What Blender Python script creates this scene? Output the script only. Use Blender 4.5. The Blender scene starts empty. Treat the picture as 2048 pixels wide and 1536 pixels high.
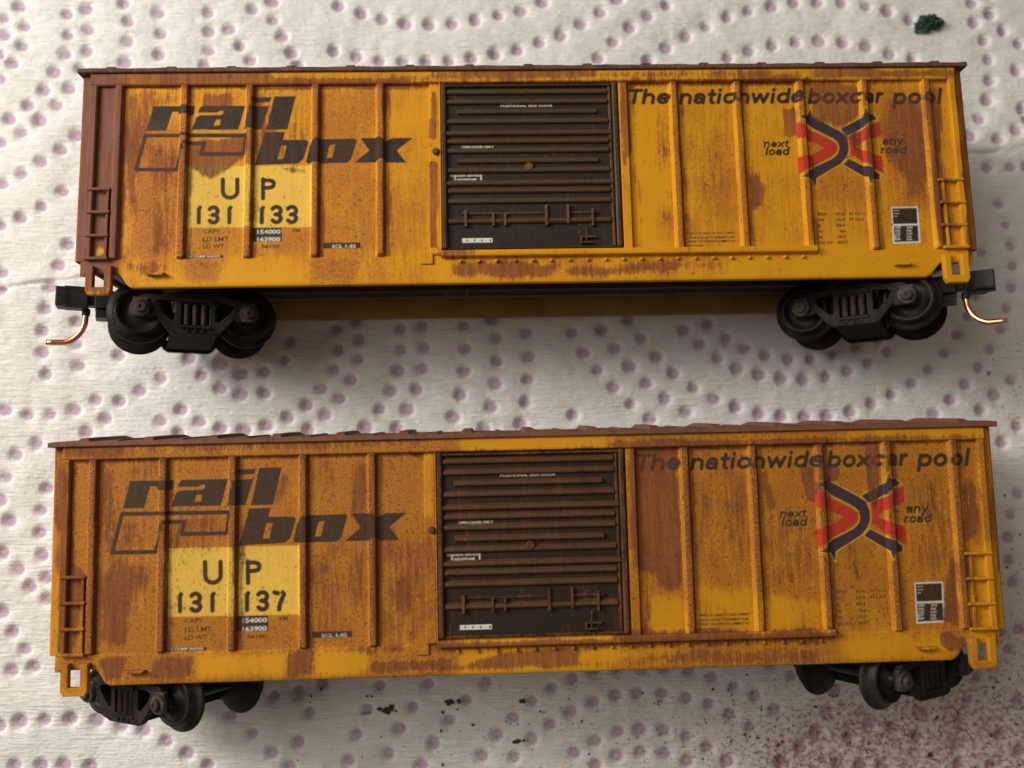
import bpy, bmesh, math, random
import numpy as np
from mathutils import Matrix, Vector, Quaternion

S = 0.001            # everything below is written in millimetres
scene = bpy.context.scene
COL = scene.collection
H = 19.0             # height of the near car sides above the towel

# ------------------------------------------------------------------ camera
cam = bpy.data.cameras.new('camera')
cam.sensor_width = 4.8
cam.lens = 4.8 * 1740.0 / 2048.0
cam.clip_start = 0.005
cam.clip_end = 5.0
cam.dof.use_dof = True
cam.dof.focus_distance = 0.0935
cam.dof.aperture_fstop = 3.2
camo = bpy.data.objects.new('camera', cam)
COL.objects.link(camo)
CR = Matrix(((0.9996750559688831, -0.003546669733437263, -0.02524289221567875),
             (0.0, 0.9902734065358213, -0.13913511529423506),
             (0.025490831167509127, 0.13908990416900144, 0.9899516231031936)))
camo.matrix_world = Matrix.Translation((0, 0, (91.6326 + H) * S)) @ CR.to_4x4()
scene.camera = camo

# ------------------------------------------------------------------ world and lamp
world = bpy.data.worlds.new('World')
scene.world = world
world.use_nodes = True
bg = world.node_tree.nodes['Background']
bg.inputs['Color'].default_value = (1.0, 0.85, 0.68, 1)
bg.inputs['Strength'].default_value = 0.19
lamp = bpy.data.lights.new('desk_lamp_light', 'AREA')
lamp.shape = 'DISK'
lamp.size = 0.078
lamp.energy = 0.49
lamp.color = (1.0, 0.955, 0.90)
lampo = bpy.data.objects.new('desk_lamp_light', lamp)
COL.objects.link(lampo)
lampo.location = (-0.205, 0.090, 0.148)
lampo.rotation_euler = (Vector((0.0, 0.01, 0.0)) - lampo.location).to_track_quat('-Z', 'Y').to_euler()
room = bpy.data.lights.new('ceiling_light', 'AREA')
room.shape = 'DISK'; room.size = 0.42; room.energy = 1.80; room.color = (1.0, 0.945, 0.86)
roomo = bpy.data.objects.new('ceiling_light', room)
COL.objects.link(roomo)
roomo.location = (-0.33, 0.17, 0.40)
roomo.rotation_euler = (Vector((0.0, 0.01, 0.0)) - roomo.location).to_track_quat('-Z', 'Y').to_euler()
scene.view_settings.view_transform = 'Standard'
scene.view_settings.look = 'None'
scene.view_settings.gamma = 1
scene.view_settings.exposure = 0.0
scene.view_settings.use_curve_mapping = False
scene.render.engine = 'CYCLES'
scene.cycles.max_bounces = 6
scene.cycles.use_denoising = True

# ------------------------------------------------------------------ measured tables (mm on the car side: u along, v up)
LOGO_FILL=[[(-41.66,7.06),(-37.05,7.02),(-37.14,6.11),(-37.32,5.95),(-38.54,5.95),(-38.86,6.15),(-38.89,6.38),(-39.52,6.37),(-40.13,4.17),(-42.32,4.17)],[(-36.29,7.04),(-31.53,7.01),(-32.24,4.22),(-37.35,4.28),(-36.9,5.68),(-36.53,5.95),(-34.16,5.97),(-33.93,6.16),(-33.93,6.43),(-34.32,6.44),(-34.59,6.23),(-36.73,6.25),(-36.55,6.81)],[(-30.74,7.97),(-28.62,8.03),(-28.83,7.39),(-30.87,7.36)],[(-31.02,6.91),(-28.88,6.97),(-29.7,4.23),(-31.66,4.21)],[(-28.35,8.11),(-25.96,8.1),(-26.85,4.18),(-29.18,4.19)],[(-29.36,3.91),(-27.11,3.94),(-27.32,3.01),(-24.73,2.97),(-24.49,2.68),(-25.04,0.75),(-25.67,0.22),(-30.39,0.1)],[(-23.85,3.05),(-19.36,3.09),(-19.15,2.81),(-19.82,0.62),(-20.28,0.23),(-24.56,0.21),(-24.78,0.44),(-24.36,2.34)],[(-18.81,3.11),(-16.53,3.1),(-16.05,2.72),(-15.27,3.09),(-12.98,3.08),(-14.77,1.64),(-13.73,0.21),(-16.0,0.23),(-16.39,0.58),(-17.02,0.25),(-19.53,0.24),(-17.84,1.67)]]
LOGO_HOLE=[[(-34.73,5.41),(-34.21,5.4),(-34.3,4.77),(-34.94,4.73)],[(-27.5,2.33),(-26.93,2.32),(-27.26,0.78),(-27.89,0.8)],[(-22.14,2.33),(-21.58,2.37),(-21.94,0.89),(-22.52,0.87)]]
LOGO_LINE=[[(-42.38,3.65),(-31.37,3.56),(-31.6,1.42),(-36.28,1.43),(-35.93,2.7),(-38.14,2.7),(-38.85,-0.31),(-43.27,-0.25),(-42.38,3.65)]]
X_BLUE=[[(30.28,4.91),(30.84,5.28),(31.42,5.36),(31.87,6.09),(31.88,5.19),(34.6,3.62),(35.53,3.01),(35.82,2.08),(35.84,1.16),(35.51,0.34),(34.74,-0.48),(31.93,-2.09),(31.82,-3.1),(31.4,-2.17),(30.82,-2.21),(30.15,-2.02),(31.71,-0.83),(33.91,0.17),(34.56,0.72),(34.77,1.36),(34.66,2.05),(34.08,2.56),(31.89,3.77),(30.93,4.63)],[(35.04,3.64),(37.55,4.95),(37.81,6.05),(38.25,5.35),(38.83,5.39),(39.34,4.81),(38.68,4.57),(37.59,3.71),(35.74,2.87)],[(35.76,0.15),(37.59,-0.86),(38.24,-1.06),(39.11,-1.71),(39.07,-2.31),(38.32,-2.34),(37.74,-3.15),(37.61,-2.15),(35.08,-0.53)]]
X_RED=[[(30.03,4.5),(31.87,3.41),(33.8,2.43),(34.47,1.91),(34.6,1.41),(34.4,0.9),(33.74,0.4),(31.72,-0.72),(29.98,-1.68),(29.98,0.31),(31.68,0.66),(33.02,1.49),(31.73,2.08),(30.04,2.56)],[(39.68,4.59),(38.09,3.86),(35.96,2.77),(36.04,1.53),(35.98,0.7),(37.58,-0.51),(39.61,-1.67),(39.53,0.39),(37.94,0.77),(36.66,1.48),(37.51,2.07),(39.6,2.83)]]
NUM_COMMON=[[(-33.82,-1.48),(-33.78,-2.91),(-33.63,-3.3),(-33.32,-3.52),(-33.09,-3.58)],[(-32.93,-3.59),(-32.6,-3.51),(-32.3,-3.25),(-32.2,-2.93),(-32.23,-1.5)],[(-29.43,-2.18),(-29.4,-3.7)],[(-29.44,-1.53),(-29.43,-1.95)],[(-29.44,-1.65),(-28.87,-1.66)],[(-28.71,-1.66),(-28.4,-1.76),(-28.24,-1.97)],[(-28.26,-2.2),(-28.39,-2.41),(-28.76,-2.5)],[(-28.94,-2.52),(-29.42,-2.52)],[(-36.32,-4.84),(-36.3,-6.34)],[(-36.3,-4.78),(-36.22,-4.66)],[(-33.02,-4.88),(-33.0,-6.38)],[(-32.99,-4.82),(-32.91,-4.7)],[(-29.49,-4.92),(-29.49,-6.43)],[(-29.47,-4.86),(-29.38,-4.75)],[(-35.15,-4.86),(-35.05,-4.74),(-34.91,-4.67),(-34.76,-4.65),(-34.6,-4.67),(-34.46,-4.75),(-34.35,-4.87),(-34.3,-5.01),(-34.29,-5.16),(-34.34,-5.3),(-34.44,-5.42),(-34.58,-5.49),(-34.74,-5.52),(-34.83,-5.52)],[(-34.83,-5.52),(-34.74,-5.52),(-34.58,-5.54),(-34.44,-5.62),(-34.33,-5.74),(-34.27,-5.88),(-34.27,-6.03),(-34.32,-6.17),(-34.42,-6.29),(-34.56,-6.36),(-34.71,-6.38),(-34.87,-6.36),(-35.01,-6.28),(-35.12,-6.16)]]
NUM_A=[[(-28.33,-4.9),(-28.23,-4.78),(-28.09,-4.71),(-27.93,-4.68),(-27.77,-4.71),(-27.63,-4.79),(-27.52,-4.91),(-27.46,-5.05),(-27.46,-5.2),(-27.51,-5.34),(-27.62,-5.46),(-27.76,-5.53),(-27.91,-5.56),(-28.01,-5.55)],[(-28.01,-5.55),(-27.91,-5.56),(-27.75,-5.58),(-27.61,-5.66),(-27.51,-5.78),(-27.45,-5.92),(-27.45,-6.07),(-27.5,-6.21),(-27.6,-6.33),(-27.74,-6.4),(-27.9,-6.43),(-28.06,-6.4),(-28.2,-6.32),(-28.31,-6.2)],[(-26.67,-4.92),(-26.57,-4.8),(-26.42,-4.73),(-26.26,-4.7),(-26.1,-4.73),(-25.96,-4.81),(-25.85,-4.93),(-25.79,-5.07),(-25.79,-5.22),(-25.84,-5.36),(-25.95,-5.48),(-26.09,-5.55),(-26.25,-5.58),(-26.35,-5.57)],[(-26.35,-5.57),(-26.25,-5.58),(-26.09,-5.6),(-25.95,-5.68),(-25.84,-5.8),(-25.78,-5.94),(-25.78,-6.09),(-25.83,-6.23),(-25.94,-6.35),(-26.08,-6.42),(-26.24,-6.45),(-26.4,-6.42),(-26.54,-6.34),(-26.65,-6.22)]]
NUM_B=[[(-28.33,-4.9),(-28.23,-4.78),(-28.09,-4.71),(-27.93,-4.68),(-27.77,-4.71),(-27.63,-4.79),(-27.52,-4.91),(-27.46,-5.05),(-27.46,-5.2),(-27.51,-5.34),(-27.62,-5.46),(-27.76,-5.53),(-27.91,-5.56),(-28.01,-5.55)],[(-28.01,-5.55),(-27.91,-5.56),(-27.75,-5.58),(-27.61,-5.66),(-27.51,-5.78),(-27.45,-5.92),(-27.45,-6.07),(-27.5,-6.21),(-27.6,-6.33),(-27.74,-6.4),(-27.9,-6.43),(-28.06,-6.4),(-28.2,-6.32),(-28.31,-6.2)],[(-26.7,-4.74),(-26.34,-4.84)],[(-25.84,-4.76),(-25.72,-4.97),(-26.11,-5.83),(-26.21,-6.47)]]
PATCH=[(-37.92,0.03),(-24.05,-0.0),(-23.96,-7.05),(-37.72,-6.92)]
TEXTS=[('The', 11.29, 15.93, 8.69, 6.74, 'k', 1), ('nationwide', 16.89, 31.15, 8.65, 6.69, 'k', 1), ('boxcar', 31.54, 40.37, 8.58, 6.61, 'k', 1), ('pool', 41.15, 47.14, 8.53, 5.94, 'k', 1), ('next', 26.19, 29.14, 2.44, 1.54, 'k', 1), ('load', 26.35, 29.17, 1.64, 0.6, 'k', 1), ('any', 39.7, 42.21, 2.49, 1.41, 'k', 1), ('road', 39.41, 42.49, 1.69, 0.65, 'k', 1), ('CAPY', -35.83, -33.88, -7.11, -7.61, 'k', 0), ('LD LMT', -35.81, -33.03, -7.98, -8.5, 'k', 0), ('LD WT', -35.79, -33.45, -8.78, -9.3, 'k', 0), ('56100', -29.5, -27.48, -8.89, -9.35, 'k', 0), ('XM', -26.31, -25.29, -7.15, -7.6, 'k', 0), ('154000', -29.97, -27.45, -7.25, -7.73, 'w', 0), ('163900', -29.95, -27.47, -8.08, -8.59, 'w', 0), ('SCL 1-82', -21.85, -19.27, -9.04, -9.41, 'w', 0), ('PB COMP SHOES', -37.46, -33.89, -10.05, -10.28, 'w', 0), ('EXW', 31.79, 32.83, -6.1, -6.47, 'k', 0), ('10-6', 33.86, 34.81, -6.08, -6.45, 'k', 0), ('H 12-11', 35.35, 37.15, -6.06, -6.43, 'k', 0), ('EW', 31.75, 32.51, -6.75, -7.11, 'k', 0), ('10-0', 33.82, 34.8, -6.73, -7.1, 'k', 0), ('H 14-3', 35.35, 36.92, -6.71, -7.07, 'k', 0), ('IL', 31.75, 32.11, -7.39, -7.76, 'k', 0), ('50-6', 33.77, 34.8, -7.37, -7.74, 'k', 0), ('IW', 31.7, 32.24, -8.08, -8.44, 'k', 0), ('9-6', 34.12, 34.8, -8.06, -8.43, 'k', 0), ('IH', 31.7, 32.15, -8.72, -9.08, 'k', 0), ('10-7', 33.81, 34.84, -8.7, -9.07, 'k', 0), ('CU FT', 31.61, 33.22, -9.37, -9.73, 'k', 0), ('5077', 33.81, 34.97, -9.35, -9.71, 'k', 0), ('OWNED BY A BANK OR TRUST COMPANY', 17.2, 22.49, -8.15, -8.42, 'k', 0), ('UNDER A SECURITY AGREEMENT FILED', 17.18, 22.38, -8.63, -8.9, 'k', 0), ('UNDER THE INTERSTATE COMMERCE ACT', 17.16, 22.53, -9.06, -9.33, 'k', 0), ('SECTION 20C', 17.13, 18.86, -9.54, -9.81, 'k', 0), ('POSITIONAL SIDE DOOR', -3.2, 2.64, 6.81, 6.54, 'w', 0), ('OPEN DOOR ONLY', -7.6, -4.02, 2.03, 1.73, 'w', 0), ('CUSHION SERVICE', -8.9, -5.65, -1.3, -1.53, 'w', 0), ('UNDERFRAME', -8.24, -5.98, -1.73, -1.98, 'w', 0), ('COTS', 40.31, 40.97, -5.89, -6.02, 'w', 0), ('CLN', 40.31, 40.95, -6.23, -6.36, 'w', 0), ('RB', 40.32, 40.7, -6.56, -6.68, 'w', 0), ('LUBD', 40.31, 40.99, -7.78, -8.01, 'w', 0), ('SPN', 41.68, 42.31, -7.8, -8.03, 'w', 0), ('AB', 40.28, 40.89, -8.14, -8.37, 'w', 0), ('NS', 41.65, 42.19, -8.16, -8.39, 'w', 0), ('COC', 40.25, 40.93, -8.48, -8.71, 'w', 0), ('12-81', 41.62, 42.25, -8.5, -8.73, 'w', 0), ('IDT', 40.22, 40.84, -8.82, -9.05, 'w', 0), ('9-82', 41.59, 42.13, -8.84, -9.07, 'w', 0), ('RP', 40.2, 40.88, -9.14, -9.37, 'w', 0), ('RA', 41.56, 42.2, -9.16, -9.39, 'w', 0)]
RECTS=[([(-30.57,-7.02),(-27.32,-7.03),(-27.27,-8.6),(-30.52,-8.58)],'k'),([(-22.83,-8.79),(-18.72,-8.81),(-18.72,-9.48),(-22.83,-9.46)],'k'),([(-37.8,-10.0),(-33.56,-10.01),(-33.53,-10.36),(-37.79,-10.36)],'k'),([(40.08,-5.52),(43.13,-5.47),(43.14,-9.71),(39.96,-9.8)],'w'),([(40.22,-5.69),(42.98,-5.67),(42.91,-7.47),(40.18,-7.49)],'k'),([(40.21,-7.73),(42.93,-7.7),(42.88,-9.5),(40.17,-9.55)],'k'),([(-7.68,-8.52),(-4.37,-8.52),(-4.36,-9.05),(-7.69,-9.05)],'w'),([(-5.59,-1.32),(-5.43,-1.32),(-5.44,-2.06),(-5.6,-2.06)],'w'),([(-8.45,-1.51),(-8.32,-1.51),(-8.33,-2.03),(-8.46,-2.03)],'w'),([(-7.2,-8.66),(-7.05,-8.66),(-7.06,-8.9),(-7.21,-8.9)],'k'),([(-6.4,-8.67),(-6.25,-8.67),(-6.26,-8.91),(-6.41,-8.91)],'k'),([(-5.6,-8.68),(-5.45,-8.68),(-5.46,-8.93),(-5.61,-8.92)],'k'),([(-4.64,-8.69),(-4.49,-8.7),(-4.5,-8.94),(-4.64,-8.94)],'k')]
WEAR_A=[(0,0.42,0.5,[(-45.3,9.7),(-10.99,9.89),(-11.19,-13.99),(-44.82,-13.49)]),(0,0.3,0.5,[(-23.46,9.05),(-16.79,9.23),(-16.8,-10.34),(-23.29,-10.25)]),(0,-0.12,0.4,[(-36.89,-0.35),(-24.04,-0.27),(-23.97,-7.1),(-36.93,-6.93)]),(0,0.35,0.4,[(-37.44,-0.12),(-33.39,-1.54),(-31.76,-7.0),(-37.14,-6.93)]),(0,0.2,0.3,[(-37.14,-6.93),(-23.97,-7.1),(-23.94,-10.24),(-37.05,-10.06)]),(1,1.1,0.5,[(-50.86,11.63),(-45.04,11.58),(-44.18,-10.96),(-44.7,-11.29),(-44.87,-12.39),(-44.58,-14.38),(-49.65,-14.3)]),(2,0.9,0.9,[(-50.86,11.63),(-44.49,11.58),(-44.06,5.95),(-44.37,-3.23),(-44.18,-10.96),(-44.7,-11.29),(-44.79,-14.37),(-49.65,-14.3)]),(1,-0.9,0.2,[(-47.43,-9.59),(-46.94,-8.59),(-46.06,-9.05),(-45.71,-9.94),(-47.3,-10.14)]),(1,0.9,0.7,[(-45.29,9.46),(-42.11,9.44),(-42.21,5.93),(-42.79,0.86),(-43.24,-4.6),(-43.71,-9.08),(-44.52,-10.4)]),(1,0.85,0.3,[(-43.54,9.45),(-40.78,9.07),(-41.71,7.33),(-41.64,5.23),(-42.42,2.69),(-43.26,1.78)]),(0,0.5,0.5,[(-43.6,5.25),(-38.47,5.2),(-38.01,-10.16),(-43.68,-10.08)]),(1,0.5,0.4,[(-42.65,2.92),(-38.73,2.88),(-38.34,-10.04),(-41.55,-10.0)]),(1,0.3,0.3,[(-40.56,-1.0),(-38.61,-1.02),(-38.34,-10.04),(-40.26,-10.02)]),(1,0.85,0.2,[(-36.15,8.45),(-32.96,8.59),(-32.8,6.54),(-36.32,6.58)]),(1,0.9,0.22,[(-37.64,2.87),(-31.31,3.5),(-31.27,1.19),(-33.09,-0.28),(-34.7,-1.34),(-36.22,-1.05),(-37.45,0.11)]),(1,0.6,0.3,[(-30.99,9.35),(-29.44,9.1),(-28.72,5.81),(-26.7,2.53),(-27.54,0.46),(-30.6,0.27)]),(1,0.5,0.3,[(-27.07,6.02),(-24.64,5.77),(-24.25,-0.26),(-26.66,-0.24)]),(1,0.7,0.15,[(-27.64,-0.11),(-24.36,-0.26),(-24.57,-1.06),(-27.2,-0.64)]),(1,1.2,0.15,[(-49.64,11.38),(-29.25,11.22),(-28.12,9.98),(-13.23,9.72),(-13.01,8.84),(-49.54,9.15)]),(2,0.5,0.3,[(-49.64,11.38),(-32.13,11.24),(-32.09,9.12),(-49.55,9.27)]),(1,-0.8,0.12,[(-40.72,10.72),(-39.07,10.78),(-39.17,10.45),(-40.71,10.41)]),(1,-0.8,0.12,[(-32.12,10.53),(-30.9,10.57),(-31.0,10.17),(-32.11,10.25)]),(0,0.4,0.3,[(-28.14,10.74),(-12.1,10.73),(-12.11,9.19),(-28.11,9.32)]),(1,0.55,0.25,[(-44.94,-10.62),(-38.96,-10.7),(-39.76,-12.24),(-42.31,-12.65),(-42.98,-11.76),(-44.9,-11.62)]),(0,0.5,0.25,[(-37.58,-10.5),(-33.72,-10.55),(-33.98,-13.21),(-37.39,-13.16)]),(1,0.3,0.2,[(-37.47,-10.5),(-33.72,-10.55),(-34.02,-11.44),(-37.23,-11.39)]),(0,0.5,0.3,[(-24.15,-10.58),(-18.97,-10.65),(-19.61,-13.53),(-24.34,-13.46)]),(1,0.3,0.2,[(-21.35,-10.61),(-19.19,-10.64),(-20.04,-12.08)]),(1,0.35,0.2,[(-18.97,-10.76),(-13.34,-10.73),(-13.56,-11.39),(-18.75,-11.43)]),(0,-0.4,0.4,[(-33.61,-10.56),(-24.58,-10.68),(-24.55,-13.57),(-33.55,-13.44)]),(0,-0.2,0.5,[(-16.13,8.99),(-11.22,9.06),(-11.27,2.84),(-16.14,2.89)]),(1,1,0.08,[(-11.07,8.23),(-10.22,8.46),(-10.27,2.83),(-10.61,2.6),(-11.12,2.95)]),(1,1,0.08,[(-11.18,0.29),(-10.19,0.04),(-10.4,-9.76),(-11.27,-9.74)]),(1,0.9,0.2,[(-11.24,11.32),(-10.79,11.56),(8.11,10.69),(7.63,9.74),(-11.25,9.66)]),(1,-0.5,0.2,[(-10.8,10.96),(-6.98,10.93),(-6.99,10.33),(-11.03,10.37)]),(1,0.6,0.15,[(-15.49,10.28),(20.59,10.47),(31.11,10.51),(31.06,9.79),(-15.5,9.45)]),(1,0.85,0.25,[(-8.93,-11.57),(-6.2,-10.94),(-2.07,-11.22),(3.17,-11.52),(1.82,-13.07),(-9.06,-12.95)]),(1,0.75,0.22,[(3.16,-11.97),(8.42,-11.82),(12.62,-11.2),(17.24,-11.49),(20.76,-11.76),(21.39,-12.45),(17.2,-12.21),(12.78,-12.78),(8.38,-13.05),(3.13,-12.86)]),(0,0.5,0.3,[(-9.03,-10.67),(23.92,-10.68),(23.76,-13.38),(-9.06,-13.35)]),(1,0.7,0.2,[(-10.33,-9.76),(-5.75,-9.82),(-5.76,-10.72),(-10.34,-10.88)]),(0,0.35,0.5,[(10.55,9.95),(48.55,9.89),(48.02,-10.78),(9.77,-10.48)]),(1,1,0.12,[(11.45,9.83),(12.69,9.7),(11.86,8.63),(11.4,8.52)]),(1,0.9,0.12,[(24.87,9.79),(31.27,9.84),(30.09,9.2),(26.44,9.35)]),(1,0.9,0.12,[(10.2,9.48),(11.42,8.99),(11.34,1.21),(10.11,-1.57)]),(1,0.5,0.5,[(13.92,6.59),(15.79,5.39),(15.7,-6.24),(13.87,-7.36),(13.49,-0.68)]),(0,-0.25,0.4,[(11.39,5.43),(13.98,5.41),(13.32,-9.85),(10.9,-9.82)]),(0,0.25,0.5,[(17.25,3.02),(23.37,3.43),(22.79,-6.79),(18.36,-6.27)]),(1,0.75,0.25,[(24.47,2.95),(24.95,-0.34),(26.25,-3.14),(25.8,-4.99),(24.17,-6.12)]),(1,0.85,0.15,[(28.56,5.99),(30.35,6.33),(30.23,2.66),(28.52,2.63)]),(1,1,0.25,[(32.02,9.06),(33.76,9.29),(37.62,8.77),(37.35,5.19),(35.66,4.02),(31.83,4.53)]),(0,0.35,0.5,[(31.37,4.54),(37.29,4.48),(37.66,-5.59),(31.59,-5.52)]),(1,0.2,0.4,[(31.68,-0.88),(37.6,-0.48),(37.76,-4.21),(31.69,-4.13)]),(1,0.8,0.5,[(40.97,7.55),(44.92,7.99),(44.82,-1.02),(43.44,-6.59),(41.75,-2.39),(39.3,0.91)]),(0,0.4,0.5,[(39.25,9.0),(46.15,8.94),(45.32,-5.69),(39.83,-6.54)]),(1,0.35,0.4,[(39.41,-0.5),(44.86,-0.55),(44.91,-5.22),(39.98,-4.7)]),(1,0.75,0.25,[(45.65,8.47),(46.8,8.46),(46.71,-10.3),(44.92,-10.28),(44.54,-4.29)]),(1,1.1,0.2,[(48.79,11.34),(50.53,11.33),(50.0,-11.26),(48.24,-10.78),(48.38,-2.0)]),(2,0.5,0.3,[(48.91,11.34),(50.53,11.33),(50.0,-11.26),(48.24,-10.78)]),(1,0.95,0.15,[(32.47,10.62),(38.47,10.82),(48.59,10.37),(48.51,9.46),(31.94,9.54)]),(1,-0.5,0.15,[(38.92,10.79),(44.93,10.84),(45.8,10.2),(38.89,10.3)]),(0,-0.5,0.5,[(21.7,-10.42),(46.26,-10.3),(45.94,-13.93),(21.52,-13.58)]),(1,0.5,0.1,[(39.97,-11.81),(42.54,-11.84),(42.5,-12.3),(39.93,-12.26)]),(1,0.62,0.3,[(34.96,3.67),(38.0,3.82),(37.68,-0.95),(35.87,0.35),(35.57,2.18)]),(1,0.5,0.3,[(38.22,5.58),(38.94,5.57),(39.2,-1.34),(38.13,-1.32)]),(1,0.6,0.4,[(-44.83,8.99),(-38.69,8.94),(-38.86,7.3),(-41.66,5.93),(-43.74,3.17)]),(1,0.42,0.5,[(-30.15,-0.2),(-28.84,-0.21),(-26.51,5.09),(-24.76,5.77),(-24.52,3.9),(-26.88,-0.24)]),(1,0.36,0.5,[(17.5,3.49),(21.59,3.92),(22.05,-4.02),(19.28,-5.83),(18.1,-2.59)])]
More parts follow.
